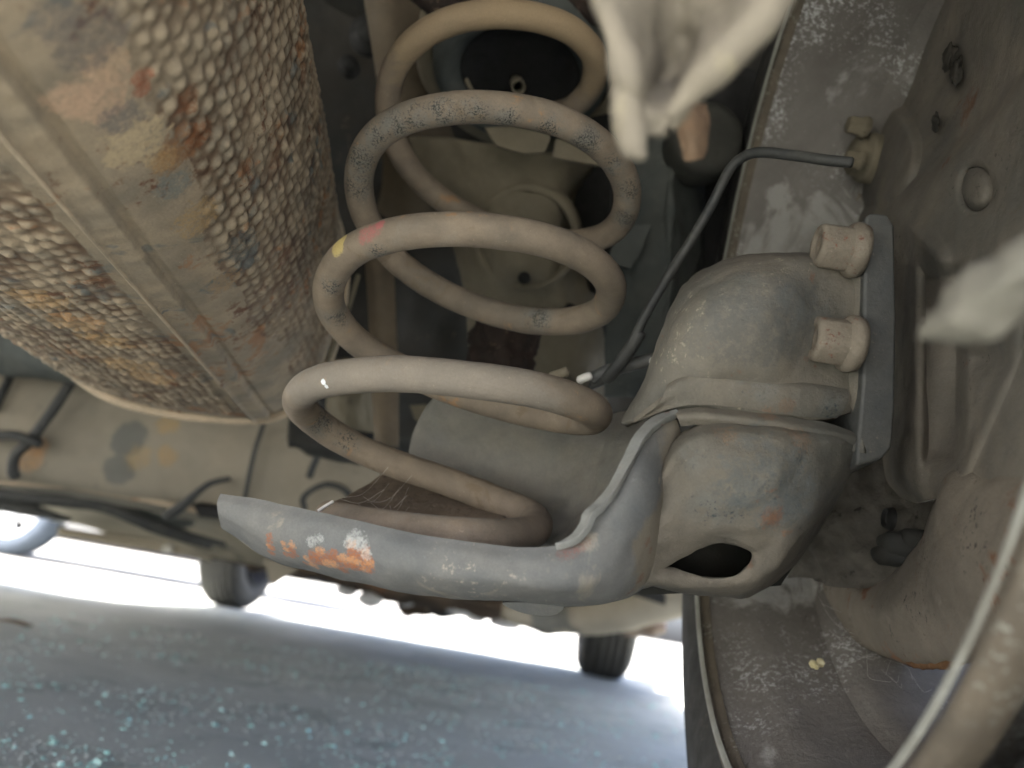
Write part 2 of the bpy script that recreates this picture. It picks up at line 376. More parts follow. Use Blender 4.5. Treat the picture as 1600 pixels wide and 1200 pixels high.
# ================================================================== CAR UNDERBODY
body = thing('car_underbody', 'shaded grey brown car underbody panels spreading behind the spring and over the ground', 'car body', (0, .4, .5))
# closed shell over everything: floor, sides, bumpers
def sheet(name, pts, mt, th=.004):
    me = mesh(name, pts, [list(range(len(pts)))]); o = link(name, me, mt, body, smooth=False)
    s = o.modifiers.new('t', 'SOLIDIFY'); s.thickness = th; return o
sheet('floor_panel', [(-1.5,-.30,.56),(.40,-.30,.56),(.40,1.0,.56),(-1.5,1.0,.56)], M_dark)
sheet('front_floor_panel', [(-1.42,1.0,.30),(.27,1.0,.30),(.27,2.2,.27),(-1.42,2.2,.27)], M_under)
sheet('nose_panel', [(-1.42,2.2,.27),(.27,2.2,.27),(.27,2.95,.31),(-1.42,2.95,.31)], M_under)
sheet('floor_step', [(-1.42,.98,.56),(.30,.98,.56),(.27,1.004,.298),(-1.42,1.004,.298)], M_under)
sheet('rear_valance', [(-1.5,-.30,.56),(.40,-.30,.56),(.40,-.36,.45),(-1.5,-.36,.45)], M_black)
sheet('left_sill', [(-1.5,-.30,.56),(-1.5,1.0,.56),(-1.5,1.0,.32),(-1.5,-.30,.36)], M_black)
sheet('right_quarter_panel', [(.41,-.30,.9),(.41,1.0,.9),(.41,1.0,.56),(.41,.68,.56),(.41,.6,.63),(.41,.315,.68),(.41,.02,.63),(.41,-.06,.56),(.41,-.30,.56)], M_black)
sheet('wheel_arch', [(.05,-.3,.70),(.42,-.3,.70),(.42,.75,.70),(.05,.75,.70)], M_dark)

# dark panel wall behind the spring
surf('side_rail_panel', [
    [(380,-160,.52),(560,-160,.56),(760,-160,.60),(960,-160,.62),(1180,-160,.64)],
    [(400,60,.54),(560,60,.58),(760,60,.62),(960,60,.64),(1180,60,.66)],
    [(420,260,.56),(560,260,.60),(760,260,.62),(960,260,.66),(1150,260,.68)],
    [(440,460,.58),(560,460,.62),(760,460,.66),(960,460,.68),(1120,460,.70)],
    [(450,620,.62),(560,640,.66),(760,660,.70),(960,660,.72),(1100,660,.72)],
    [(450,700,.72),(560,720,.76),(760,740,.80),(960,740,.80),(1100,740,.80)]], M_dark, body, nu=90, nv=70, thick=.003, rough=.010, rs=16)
# left brown wall with pressed folds
surf('inner_panel_fold', [
    [(560,-60,.50),(600,-60,.49),(650,-60,.50)],
    [(590,120,.51),(625,120,.50),(680,120,.52)],
    [(600,260,.53),(640,260,.52),(720,260,.54)],
    [(590,330,.56),(640,360,.55),(740,380,.57)]], mat('brown_fold', (88,78,62), (70,62,50), s=20, bump=.4, bumps=150), body, nu=24, nv=40, thick=.003)
surf('hanging_strap_panel', [
    [(570,380,.48),(588,380,.475),(612,380,.48)],
    [(578,500,.49),(596,500,.485),(618,500,.49)],
    [(582,600,.50),(598,600,.495),(622,600,.50)],
    [(588,700,.52),(600,700,.515),(622,700,.52)]], mat('brown_strap', (104,92,76), (84,76,64), s=30, bump=.3, bumps=200), body, nu=16, nv=30, thick=.003)
tube('edge_seam', [(560,430,.47),(545,480,.47),(520,545,.47),(505,590,.48),(490,640,.5)], .0016, M_rail, body, n=40, nring=8)
for (x, y) in ((572, 45), (540, 95)):
    rr = .013 if x == 572 else .007
    lathe('body_bolt', [(0, .0), (0, rr*.55), (.002, rr*.62), (.006, rr*.62), (.0062, rr), (.010, rr*1.05), (.014, rr*1.05)], P(x, y, .51), _f, M_black, body, n=24)
# light frame rail carrying the raised dome
dome = surf('frame_rail', [
    [(640,215,.48),(700,215,.47),(760,225,.46),(830,235,.46),(890,240,.465),(950,235,.50)],
    [(655,270,.49),(705,280,.48),(760,285,.47),(820,285,.468),(880,290,.475),(900,300,.52)],
    [(690,330,.50),(720,335,.49),(770,330,.47),(820,325,.465),(870,335,.475),(893,345,.52)],
    [(715,400,.51),(730,400,.50),(770,410,.48),(820,412,.475),(870,410,.485),(900,400,.53)],
    [(728,460,.52),(740,460,.51),(775,470,.50),(820,472,.50),(880,470,.50),(925,455,.53)],
    [(735,540,.53),(745,540,.52),(790,545,.51),(840,545,.51),(900,540,.515),(940,530,.54)],
    [(735,640,.55),(750,640,.54),(790,640,.53),(840,640,.53),(900,640,.53),(945,640,.56)]], M_rail, body, nu=90, nv=90, thick=.003, rough=.0015, rs=60)
lathe('pressed_ring', [(.006,.028),(-.002,.0285),(-.004,.031),(-.002,.0335),(.006,.035)], P(822,372,.478), (_f*.9+Vector((0,0,.45))), M_rail, body, n=60)
lathe('drain_hole', [(0,.0),(0,.0026),(-.0008,.0030),(-.0009,.0034),(.001,.0040)], P(819,434,.474), _f, M_black, body, n=24)
lathe('slot_hole', [(0,.0),(0,.005),(.001,.0055)], P(890,487,.50), _f, M_black, body, n=24)
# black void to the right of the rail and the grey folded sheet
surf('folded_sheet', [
    [(955,150,.50),(1000,150,.49),(1048,150,.48),(1052,150,.48),(1100,160,.52)],
    [(955,300,.50),(1000,300,.49),(1046,300,.48),(1050,300,.48),(1098,300,.52)],
    [(950,450,.50),(995,450,.49),(1042,450,.48),(1046,450,.48),(1085,450,.52)],
    [(945,620,.50),(980,620,.49),(1035,620,.48),(1040,620,.48),(1075,620,.52)]], M_teal, body, nu=60, nv=60, thick=.0025, rough=.004, rs=30)
surf('arch_liner', [[(1075,-120,.57),(1160,-120,.56),(1300,-120,.58)],[(1070,150,.57),(1150,150,.56),(1260,150,.58)],[(1060,400,.57),(1130,400,.56),(1200,400,.58)],[(1050,620,.58),(1100,620,.57),(1160,620,.58)]], M_black, body, nu=20, nv=40, thick=.002, rough=.003, rs=30)  # black sheet added for the dark void behind the wheel
surf('box_section_liner', [[(930,40,.500),(985,40,.492),(1060,40,.485)],[(920,130,.500),(975,130,.492),(1010,130,.484)],[(905,230,.512),(940,230,.50),(962,230,.490)],[(896,300,.516),(925,300,.505),(957,300,.492)],[(900,380,.525),(925,380,.512),(957,380,.492)],[(915,455,.53),(935,455,.515),(957,455,.492)]], M_black, body, nu=20, nv=40, thick=.002)  # black sheet paints the shade inside the box section opening
prism('bracket_tab', [(965,352,.475),(1018,350,.475),(998,400,.475),(985,420,.475),(950,410,.475)], _f*.003, M_teal, body)
# upper spring cup
cupc = P(812, 118, .455)
cup = lathe('spring_cup', [(.02,.030),(.010,.032),(.000,.036),(-.006,.040),(-.008,.044),(-.006,.049),(.0,.052),(.012,.054),(.03,.056)], cupc, (-.05, .12, 1), M_teal, body, n=90)
lathe('cup_rubber', [(.006,0),(.006,.024),(.004,.031),(.0,.034),(.002,.037),(.012,.038)], cupc+Vector((0,0,.0)), (-.05,.12,1), M_black, cup, n=80)
lathe('cup_flange', [(.006,.052),(.004,.060),(.0,.068),(.004,.0715),(.02,.072)], cupc+Vector((.004,.012,.012)), (-.05,.16,1), M_rail, cup, n=90)
tube('drain_tube', [(810,136,.440),(808,131,.455),(806,127,.470)], .0040, M_rail, cup, n=8, nring=28, caps=False)
bt = bpy.data.objects['drain_tube'].modifiers.new('t', 'SOLIDIFY'); bt.thickness = .0008
tube('clip_tail', [(728,124,.44),(734,136,.44),(742,150,.44)], .0014, M_rail, cup, n=10, nring=8)
prism('seat_plate', [(756,198,.43),(800,196,.43),(862,210,.43),(852,238,.43),(820,240,.43),(775,228,.43)], _f*.004, M_rail, cup, bev=.001)
prism('seat_plate', [(868,216,.43),(930,232,.43),(958,262,.43),(900,252,.43),(862,246,.43)], _f*.004, M_rail, cup, bev=.001)
# black bush
bc = P(1105, 215, .46)
lathe('suspension_bush', [(-.004,0),(-.004,.016),(-.002,.020),(.002,.0225),(.02,.023),(.03,.022)], bc, _f, mat('bush_rubber', (62,62,56), (48,48,44), s=40, bump=.5, bumps=200), body, n=48)
# rim of muddy black: tops
tube('upper_mud_edge', [(640,-20,.42),(700,14,.42),(740,-6,.42)], .006, M_bump, body, n=20, rough=.4)
tube('upper_mud_edge', [(850,-12,.42),(900,2,.42),(960,30,.42)], .007, M_bump, body, n=20, rough=.4)

# ------------------------------------------------------------------ fuel tank and panels at lower left
tank = thing('fuel_tank', 'beige stained sheet metal tank with dark straps beyond the muffler end', 'fuel tank', tuple(P(250,700,.95)))
tshell = surf('tank_shell', [
    [(-180,470,1.0),(0,480,1.0),(200,500,1.0),(400,520,1.0),(560,560,1.0),(700,600,1.0)],
    [(-180,560,.94),(0,570,.94),(200,590,.94),(400,610,.94),(560,640,.94),(700,670,.94)],
    [(-180,640,.90),(0,650,.90),(200,670,.90),(400,690,.90),(560,710,.90),(700,730,.90)],
    [(-180,705,.89),(0,715,.89),(200,738,.89),(400,765,.89),(560,785,.89),(700,800,.89)],
    [(-180,740,.90),(0,752,.90),(200,778,.90),(400,815,.90),(560,840,.90),(700,860,.90)],
    [(-180,750,.98),(0,762,.98),(200,792,.98),(400,836,.98),(560,860,.98),(700,880,.98)]], M_later, tank, nu=120, nv=50, rough=.004, rs=10)
H = caster(tshell)
M_tank = mat('tank_panel', (138,130,114), (122,117,104), s=9, finec=(110,104,94), fine=120, finet=.6, bump=.3, bumps=90, rough=.8,
    spots=[(H(200,685), .024, (88,90,86), .35, .85), (H(185,735), .020, (88,90,86), .35, .8), (H(160,790), .028, (90,92,88), .35, .85),
           (H(262,662), .014, (150,124,76), .8, .8), (H(215,715), .016, (146,122,80), .9, .6), (H(260,712), .013, (146,118,72), .9, .8), (H(45,715), .018, (176,140,100), .6, .9), (H(60,700), .012, (170,128,88), .8, .8)])
repaint(M_tank, tshell)
tube('seam_flange', [(-120,742,.9),(0,753,.9),(120,762,.9),(280,792,.895),(420,826,.89),(560,850,.89)], .0035, M_bead, tank, n=50, nring=10)
tube('tank_strap', [(118,586,.90),(95,622,.885),(70,658,.876),(44,694,.872)], .006, M_hose, tank, n=30)
tube('tank_strap', [(412,662,.895),(398,705,.88),(388,750,.876),(378,800,.878)], .0028, M_hose, tank, n=30)
tube('tank_strap', [(30,560,.94),(10,600,.91),(-10,640,.895)], .005, M_hose, tank, n=20)
tube('fuel_hose', [(-60,690,.865),(-15,682,.862),(20,680,.86),(46,688,.86),(62,694,.864)], .0055, M_hose, tank, n=30)
tube('fuel_hose', [(42,694,.868),(24,712,.868),(20,735,.868),(24,745,.87)], .006, M_hose, tank, n=20)
tube('wire_harness', [(262,806,.87),(285,790,.865),(310,768,.862),(330,755,.865),(358,748,.868)], [.007,.006,.004,.0035,.003], M_hose, tank, n=30)
tube('hose_clip', [(503,700,.868),(492,722,.866),(483,745,.868)], .004, M_hose, tank, n=14)
tube('hose_clip', [(476,795,.866),(474,778,.864),(490,764,.862),(512,757,.862),(536,764,.862),(552,784,.862),(556,800,.866)], .0035, M_hose, tank, n=30)
prism('dark_bracket', [(300,788,.87),(372,800,.87),(372,815,.87),(310,808,.87)], _f*.02, M_black, tank, bev=.002)
prism('tank_slot', [(75,590,.93),(80,583,.93),(95,583,.93),(98,590,.93),(88,596,.93)], _f*.004, M_black, tank)
fl2 = surf('heat_baffle', [
    [(-120,460,.80),(0,480,.80),(60,520,.80),(110,560,.80)],
    [(-120,520,.84),(0,545,.84),(60,570,.84),(120,590,.84)],
    [(-120,560,.88),(0,585,.88),(60,590,.88),(125,600,.88)]], M_teal, tank, nu=30, nv=20, thick=.003)
# folded box beside the tank behind the spring
hb = surf('ribbed_shield', [
    [(505,560,.62),(530,560,.61),(560,560,.61),(585,560,.62)],
    [(510,620,.62),(535,622,.605),(562,624,.605),(588,626,.62)],
    [(515,672,.63),(540,676,.62),(565,680,.62),(590,684,.63)]], M_rail, body, nu=50, nv=20, thick=.003, rough=.002, rs=150)
tube('shield_edge', [(508,668,.61),(535,674,.60),(560,680,.60),(590,682,.61)], .003, M_black, body, n=12)
prism('small_clip', [(640,634,.6),(666,632,.6),(676,642,.6),(668,652,.6),(656,648,.6),(660,660,.6),(648,656,.6)], _f*.008, M_rail, body, bev=.001)

# ------------------------------------------------------------------ front underside far ahead
front = thing('front_undertray', 'pale dusty undertray and sill hanging above the bright gap at the far left', 'undertray', tuple(P(150,830,1.9)))
surf('tray_skin', [
    [(-260,742,1.30),(0,760,1.30),(150,780,1.30),(300,808,1.30),(450,850,1.30)],
    [(-260,755,1.55),(0,776,1.55),(150,812,1.55),(300,838,1.55),(450,878,1.55)],
    [(-260,762,1.75),(0,786,1.75),(100,808,1.75),(250,842,1.75),(420,884,1.75)],
    [(-260,760,2.3),(0,782,2.3),(100,806,2.3),(260,850,2.3),(430,880,2.3)]], M_under, front, nu=80, nv=40, rough=.018, rs=6, thick=.006)
tube('brake_line', [(-120,762,1.15),(0,772,1.15),(80,780,1.15),(160,790,1.15),(215,812,1.15),(260,830,1.18),(300,838,1.2),(350,850,1.25)], [.011,.011,.011,.010,.009,.008,.006,.004], M_hose, front, n=60)
tube('exhaust_hanger_pipe', [(-120,778,1.45),(-20,786,1.45),(50,798,1.45),(110,812,1.45)], [.014,.013,.012,.004], M_hose, front, n=40)
tube('brake_line', [(150,780,1.16),(195,798,1.16),(230,818,1.16),(300,842,1.18),(330,856,1.2)], [.006,.008,.010,.009,.003], M_hose, front, n=40)
tube('pale_sill_pipe', [(170,790,1.22),(215,798,1.22),(255,808,1.22),(300,816,1.22)], [.01,.02,.02,.008], M_teal, front, n=30)
surf('sill_lip', [
    [(90,826,1.72),(180,838,1.72),(250,845,1.72),(300,850,1.72),(330,860,1.72)],
    [(90,834,1.70),(180,850,1.70),(250,862,1.70),(300,868,1.70),(330,876,1.70)]], M_under, front, nu=30, nv=6, thick=.01)

subf = thing('front_subframe', 'brown engine subframe and suspension bits behind and below the spring seat', 'subframe', tuple(P(620,920,2.2)))
surf('cross_member', [
    [(280,840,2.0),(450,855,2.0),(650,890,2.0),(850,930,2.0),(1040,960,2.0)],
    [(280,858,1.9),(450,882,1.9),(650,925,1.9),(850,958,1.9),(1040,985,1.9)],
    [(300,862,2.0),(450,890,2.0),(650,942,2.0),(850,972,2.0),(1040,992,2.0)],
    [(300,850,2.4),(450,880,2.4),(650,925,2.4),(850,955,2.4),(1040,980,2.4)]], M_sub, subf, nu=120, nv=30, rough=.03, rs=9)
def lump(name, c, r_, mt_, par, sy=1.0, amp=.5, fq=14):
    bm = bmesh.new(); bmesh.ops.create_icosphere(bm, subdivisions=4, radius=r_)
    for v in bm.verts:
        k_ = 1+amp*mn.fractal(v.co*fq+Vector(c)*9, 1, 2, 4); v.co = Vector((v.co.x*k_*sy, v.co.y*k_, v.co.z*k_*.7))+Vector(c)
    V = [tuple(v.co) for v in bm.verts]; Fc = [[v.index for v in f.verts] for f in bm.faces]; bm.free()
    return link(name, mesh(name, V, Fc), mt_, par)
for (x, y, rx, mt_, dd, sy) in ((480,880,.05,M_sub,2.1,2.2),(560,908,.05,M_sub,2.1,1.4),(610,930,.035,M_hose,2.1,1.0),(655,942,.06,M_sub,2.2,1.1),(690,950,.045,M_hose,2.2,1.6),(760,948,.05,M_sub,2.2,2.4),(840,968,.05,M_sub,2.2,2.0)):
    lump('engine_mount', P(x, y, dd), rx, mt_, subf, sy)
surf('air_guide', [
    [(412,872,1.5),(440,878,1.5),(466,890,1.5)],
    [(418,895,1.5),(432,900,1.5),(450,900,1.5)],
    [(424,914,1.5),(426,914,1.5),(428,914,1.5)]], M_under, subf, nu=10, nv=10, thick=.006)
ctl = tube('control_arm', [(790,955,1.5),(870,968,1.5),(950,962,1.45),(1010,944,1.4),(1080,930,1.35)], [.02,.026,.034,.036,.036], M_under, subf, n=50, rough=.12, rs=14)
prism('dark_gap_plate', [(1000,922,1.3),(1040,930,1.3),(1040,946,1.3),(990,930,1.3)], _f*.02, M_black, subf)
for x, y, rr, l in ((578,937,.026,1.2),(634,938,.026,1.0),(716,954,.020,2.2),(742,964,.018,1.5),(790,976,.016,2.4),(540,925,.016,1.6)):
    lump('gap_light_blob', P(x, y, 2.0), rr, M_white, subf, l, amp=.2)  # white lumps added as the bright daylight showing through gaps
tube('white_clip', [(258,857,1.7),(262,858,1.7),(268,859,1.7)], .010, M_tie, front, n=6, nring=10)

# ================================================================== MUFFLER
A_ax = ray(622, 915).normalized()
e0 = P(400, 655, .50)
sect = [(400,656),(452,640),(492,602),(520,545),(536,470),(538,400),(515,320),(455,250),(350,210),(230,215),(120,270),(60,370),(58,480),(92,560),(140,604),(200,632),(290,650)]
E = np.array([tuple(QP(x, y, e0, A_ax)) for x, y in sect])
nth, ns = 760, 560
El = cr(E, 4000, closed=True)
seg = np.linalg.norm(np.roll(El, -1, 0)-El, axis=1); s_ = np.concatenate([[0], np.cumsum(seg)]); per = s_[-1]
u_s = np.linspace(0, per, nth, endpoint=False)
Eu = np.stack([np.interp(u_s, s_, np.append(El[:, k], El[0, k])) for k in range(3)], 1)
T = np.roll(Eu, -1, 0)-np.roll(Eu, 1, 0); T /= np.linalg.norm(T, axis=1, keepdims=True)
Nn = np.cross(T, np.array(A_ax)); cen = Eu.mean(0)
if ((Eu-cen)*Nn).sum(1).mean() < 0: Nn = -Nn
LEN = .46
v_s = np.linspace(0, LEN, ns)
U, V_ = np.meshgrid(u_s, v_s)
Uc = np.where(U > per/2, U-per, U)                       # 0 at the seam, + towards the spring side
pit = .0063
ru = pit*.87; rv = pit
row = np.round(U/ru); uu = (V_/rv + (row % 2)*.5)
j1 = np.sin(np.round(uu)*127.1+row*311.7)*4375.5; j1 = j1-np.floor(j1)-.5; j2 = np.sin(np.round(uu)*269.5+row*183.3)*4375.5; j2 = j2-np.floor(j2)-.5
dv_ = (uu-np.round(uu)-j1*.38)*rv; du_ = U-row*ru-j2*.38*ru
d2 = du_**2+dv_**2
jit = np.sin(np.round(uu)*12.9+row*78.2)*43758.5; jit = jit-np.floor(jit)
bumpd = np.exp(-d2/(2*(.00160+.0006*(jit-.5))**2))*(.0006+.0013*jit)
mask = np.clip((Uc-(.030+.004*np.sin(V_*23)+.003*np.sin(V_*71)))/.008, 0, 1)+np.clip((-Uc-.006)/.005, 0, 1)
mask *= np.clip((V_-.016)/.01, 0, 1)
disp = bumpd*np.clip(mask, 0, 1)
band = (Uc > -.0005) & (Uc < .0095)
disp = disp + np.where(band, .0022, 0) + .0016*np.exp(-((Uc-.0000)/.0011)**2) - .0012*np.exp(-((Uc-.0108)/.0012)**2)
disp = disp + np.where(band, .00012*np.sin(V_*620+2*np.sin(V_*90)), 0)
lowp = (np.sin(V_*31+U*22)+np.sin(V_*17-U*37+1))*.0008
inset = np.interp(V_, [0, .004, .012, .03], [-.0005, -.0028, -.0012, 0.0])
A = Eu[None, :, :] - np.array(A_ax)[None, None, :]*V_[..., None] + Nn[None]*(disp+lowp+inset)[..., None]
muf = thing('muffler', 'big dimpled rusty exhaust muffler with a rolled seam, hanging at upper left', 'muffler', tuple(e0))
ms = link('muffler_shell', grid_mesh('muffler_shell', A, cu=True), M_later, muf)
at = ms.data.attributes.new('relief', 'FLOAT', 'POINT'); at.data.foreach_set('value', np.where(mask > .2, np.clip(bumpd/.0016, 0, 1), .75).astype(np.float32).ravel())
H = caster(ms)
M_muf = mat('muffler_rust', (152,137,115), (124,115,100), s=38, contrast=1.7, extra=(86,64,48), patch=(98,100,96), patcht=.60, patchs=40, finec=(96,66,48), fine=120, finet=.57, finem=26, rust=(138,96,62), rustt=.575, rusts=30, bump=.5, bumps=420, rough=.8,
    spots=[(H(150,150), .010, (184,154,128), .8, .9), (H(112,160), .007, (184,154,128), .8, .85), (H(165,100), .006, (190,160,130), .8, .7), (H(140,60), .010, (100,94,90), .7, .8), (H(85,30), .006, (110,104,98), .6, .8), (H(190,185), .006, (92,90,92), .8, .8),
           (H(222,122), .0032, (140,76,50), .9, .9), (H(222,140), .0026, (140,76,50), .9, .9), (H(290,160), .005, (112,66,36), .9, .85), (H(285,225), .008, (124,86,54), 1., .9), (H(310,210), .006, (112,66,36), 1., .9), (H(265,250), .006, (132,98,62), 1., .8), (H(215,225), .010, (190,170,134), .9, .75), (H(375,385), .009, (80,86,86), .8, .85), (H(385,410), .007, (84,88,88), .8, .8),
           (H(310,340), .009, (160,132,90), .9, .75), (H(255,250), .005, (170,140,96), .9, .6), (H(270,290), .007, (96,108,108), .8, .7), (H(60,470), .012, (166,136,96), 1., .8), (H(110,505), .012, (160,130,92), 1., .8), (H(160,530), .012, (168,136,92), 1., .8), (H(200,570), .016, (170,140,100), 1., .85), (H(235,590), .012, (186,150,104), 1., .7), (H(100,495), .006, (172,130,86), 1., .85), (H(140,500), .006, (174,134,92), 1., .85),
           (H(445,400), .007, (110,72,48), 1., .7), (H(475,110), .006, (104,66,44), 1., .7), (H(430,250), .006, (104,66,44), 1., .6), (H(350,440), .008, (156,126,88), 1., .6)])
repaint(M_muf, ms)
ri = (Eu[0][None]-np.array(A_ax)[None]*np.linspace(.002, LEN, 60)[:, None])+Nn[0]*.0030
link('seam_ridge', grid_mesh('seam_ridge', tube_arr(ri, .0008, 8), cu=True), M_bead, muf)  # paler bead colour paints the highlight line on the fold
bd = tube_arr(np.concatenate([cr(E, 260, closed=True), cr(E, 260, closed=True)[:2]])+np.array(A_ax)*.001, .0030, 12)
link('rolled_edge', grid_mesh('rolled_edge', bd, cu=True), M_bead, muf)
cap = [E*0+E.mean(0)+np.array(A_ax)*.012, E.mean(0)+(E-E.mean(0))*.5+np.array(A_ax)*.011, E.mean(0)+(E-E.mean(0))*.9+np.array(A_ax)*.006, E.copy()]
link('end_cap', grid_mesh('end_cap', cr(np.array([cr(c, 120, closed=True) for c in cap]), 16), cu=True), M_tank, muf)

# ================================================================== SUSPENSION ARM
arm = thing('suspension_arm', 'heavy pressed steel rear axle arm with open spring seat, bolted to the hub', 'suspension arm', tuple(P(1150,800,.27)))
pan = surf('spring_seat', [
    [(345,772,.254),(400,779,.252),(470,793,.247),(560,814,.240),(650,833,.234),(740,848,.229),(820,856,.226),(872,852,.225),(905,836,.226),(920,806,.228),(950,768,.231),(976,720,.236),(1004,674,.243),(1054,648,.253)],
    [(340,786,.252),(395,802,.249),(468,820,.243),(558,842,.236),(648,860,.230),(740,874,.225),(822,883,.222),(882,882,.221),(925,868,.222),(948,835,.224),(975,790,.227),(1003,745,.232),(1030,705,.244),(1062,668,.254)],
    [(343,806,.253),(400,838,.250),(472,862,.243),(560,882,.236),(650,899,.230),(742,911,.225),(826,918,.222),(895,918,.221),(945,905,.223),(975,872,.226),(1004,828,.231),(1028,785,.237),(1046,745,.250),(1066,700,.262)],
    [(352,824,.262),(408,864,.260),(478,889,.254),(562,910,.248),(652,925,.243),(744,936,.239),(828,942,.237),(905,943,.237),(965,935,.238),(1000,912,.242),(1025,880,.247),(1045,840,.252),(1056,805,.262),(1068,740,.272)],
    [(372,832,.285),(424,872,.285),(490,894,.282),(570,912,.278),(656,926,.274),(746,937,.27),(828,943,.268),(905,944,.268),(965,937,.27),(1005,915,.274),(1030,880,.275),(1048,845,.278),(1070,805,.28),(1105,750,.285)]],
    M_later, arm, nu=260, nv=60, thick=.0038, off=1, rough=.0010, rs=45, bev=.0006)
H = caster(pan)
rs_ = []
import itertools
for (x, y0, y1, r_) in ((421,838,862,.0009),(424,856,868,.0010),(443,850,858,.0008),(447,858,872,.0009),(456,852,870,.0010),(462,866,872,.0009),(478,872,884,.0009),(490,868,888,.0014),(500,862,884,.0013),(512,872,886,.0014),(522,866,886,.0012),(536,874,892,.0014),(549,852,888,.0012),(553,870,890,.0012),(563,864,890,.0009),(571,858,894,.0010),(576,874,896,.0013)):
    for y in range(y0, y1, 8): rs_.append((H(x,y), r_*1.6, (142,90,60) if (x+y) % 3 else (176,128,88), 1.1, .9))
for (x, y, r_) in ((556,842,.0034),(566,850,.0026),(545,848,.002),(487,846,.0022),(500,842,.0016),(572,866,.002)): rs_.append((H(x,y), r_, (170,172,168), 1.0, .6))
for (x, y, r_) in ((880,866,.0022),(893,862,.0024),(905,856,.0022),(915,846,.0018)): rs_.append((H(x,y), r_, (116,84,76), 1.2, .55))
for (x, y, r_) in ((1060,720,.020),(1045,790,.016),(1020,850,.013),(1012,895,.008),(1075,670,.012)): rs_.append((H(x,y), r_, (116,109,96), .35, .9))
for (x, y, r_) in ((1012,846,.0018),(1016,860,.0014),(1000,905,.0024),(985,925,.002)): rs_.append((H(x,y), r_, (104,72,54), 1.2, .7))
M_pan = mat('spring_seat_paint', (92,95,96), (112,111,107), s=26, patch=(128,123,113), patcht=.585, patchs=38, finec=(146,140,128), fine=420, finet=.60, rust=(128,100,80), rustt=.70, rusts=30, bump=.3, bumps=260, spots=rs_, rough=.82, spec=.25)
repaint(M_pan, pan)
surf('seat_floor', [
    [(505,806,.280),(600,822,.276),(700,838,.270),(800,850,.262)],
    [(520,792,.31),(600,800,.31),(700,812,.305),(790,826,.295)],
    [(560,770,.35),(620,770,.35),(700,775,.345),(790,790,.33)],
    [(600,742,.378),(650,745,.378),(720,750,.372),(800,765,.35)]], M_panfloor, arm, nu=70, nv=40, thick=.003, rough=.0008, rs=60)
surf('seat_back_wall', [
    [(700,612,.375),(780,625,.37),(860,638,.36),(940,650,.345),(1000,640,.325),(1060,610,.31)],
    [(672,630,.372),(770,642,.366),(860,655,.355),(940,664,.338),(1000,655,.315),(1060,630,.30)],
    [(650,672,.37),(750,690,.36),(850,700,.347),(930,705,.328),(990,695,.305),(1050,668,.292)],
    [(640,715,.368),(740,745,.358),(840,755,.342),(915,755,.32),(970,740,.298),(1020,700,.285)],
    [(638,745,.366),(725,778,.354),(810,812,.337),(885,820,.312),(940,790,.29),(985,745,.28)],
    [(640,765,.36),(720,800,.345),(790,838,.325),(860,858,.300),(912,838,.282),(960,780,.272)]], M_pan_in, arm, nu=110, nv=60, thick=.003, rough=.0012, rs=50)
# upper dome of the arm
surf('arm_upper_shell', [
    [(980,668,.272),(1022,652,.262),(1060,644,.258),(1120,650,.254),(1200,655,.252),(1275,655,.254),(1340,634,.262)],
    [(985,655,.274),(1018,632,.262),(1058,612,.256),(1115,600,.251),(1200,606,.250),(1275,612,.254),(1352,616,.260)],
    [(1008,618,.272),(1035,590,.260),(1070,572,.252),(1125,560,.246),(1200,560,.246),(1270,565,.254),(1352,570,.259)],
    [(1030,560,.275),(1052,535,.262),(1085,510,.251),(1135,495,.244),(1205,492,.243),(1270,497,.252),(1352,500,.257)],
    [(1052,498,.282),(1075,480,.268),(1108,458,.257),(1152,445,.250),(1212,440,.247),(1275,442,.254),(1352,448,.259)],
    [(1078,452,.295),(1096,440,.284),(1126,425,.274),(1165,416,.267),(1218,413,.262),(1282,415,.262),(1352,422,.266)],
    [(1092,440,.33),(1110,430,.325),(1138,418,.32),(1172,411,.31),(1222,408,.30),(1285,411,.30),(1352,418,.30)]],
    M_arm_dome, arm, nu=110, nv=90, thick=.003, off=1, rough=.0010, rs=60)
# overlapping skirt of the seam
surf('seam_lap', [
    [(1044,604,.2525),(1080,586,.2505),(1140,588,.2485),(1210,596,.2485),(1265,603,.2510),(1322,610,.2550)],
    [(1040,612,.2500),(1080,595,.2485),(1140,598,.2465),(1210,606,.2465),(1268,613,.2490),(1324,622,.2530)],
    [(1024,632,.2515),(1075,612,.2485),(1140,614,.2465),(1210,624,.2465),(1268,632,.2488),(1318,638,.2528)],
    [(990,657,.2590),(1066,634,.2500),(1140,634,.2480),(1210,644,.2482),(1266,650,.2500),(1306,652,.2535)]], M_arm, arm, nu=110, nv=24, thick=.0018, off=0, rough=.0006, rs=60, bev=.0004)
surf('seam_flange_lower', [
    [(1050,644,.2520),(1100,640,.2500),(1170,646,.2485),(1240,655,.2485),(1300,664,.2505),(1344,682,.2535)],
    [(1058,652,.2485),(1102,650,.2460),(1170,657,.2440),(1240,668,.2442),(1300,678,.2465),(1346,690,.2510)],
    [(1064,664,.2500),(1104,662,.2475),(1170,670,.2452),(1240,681,.2462),(1300,692,.2495),(1342,702,.2545)]], M_arm, arm, nu=110, nv=20, thick=.0014, off=0, rough=.0006, rs=60, bev=.0003)
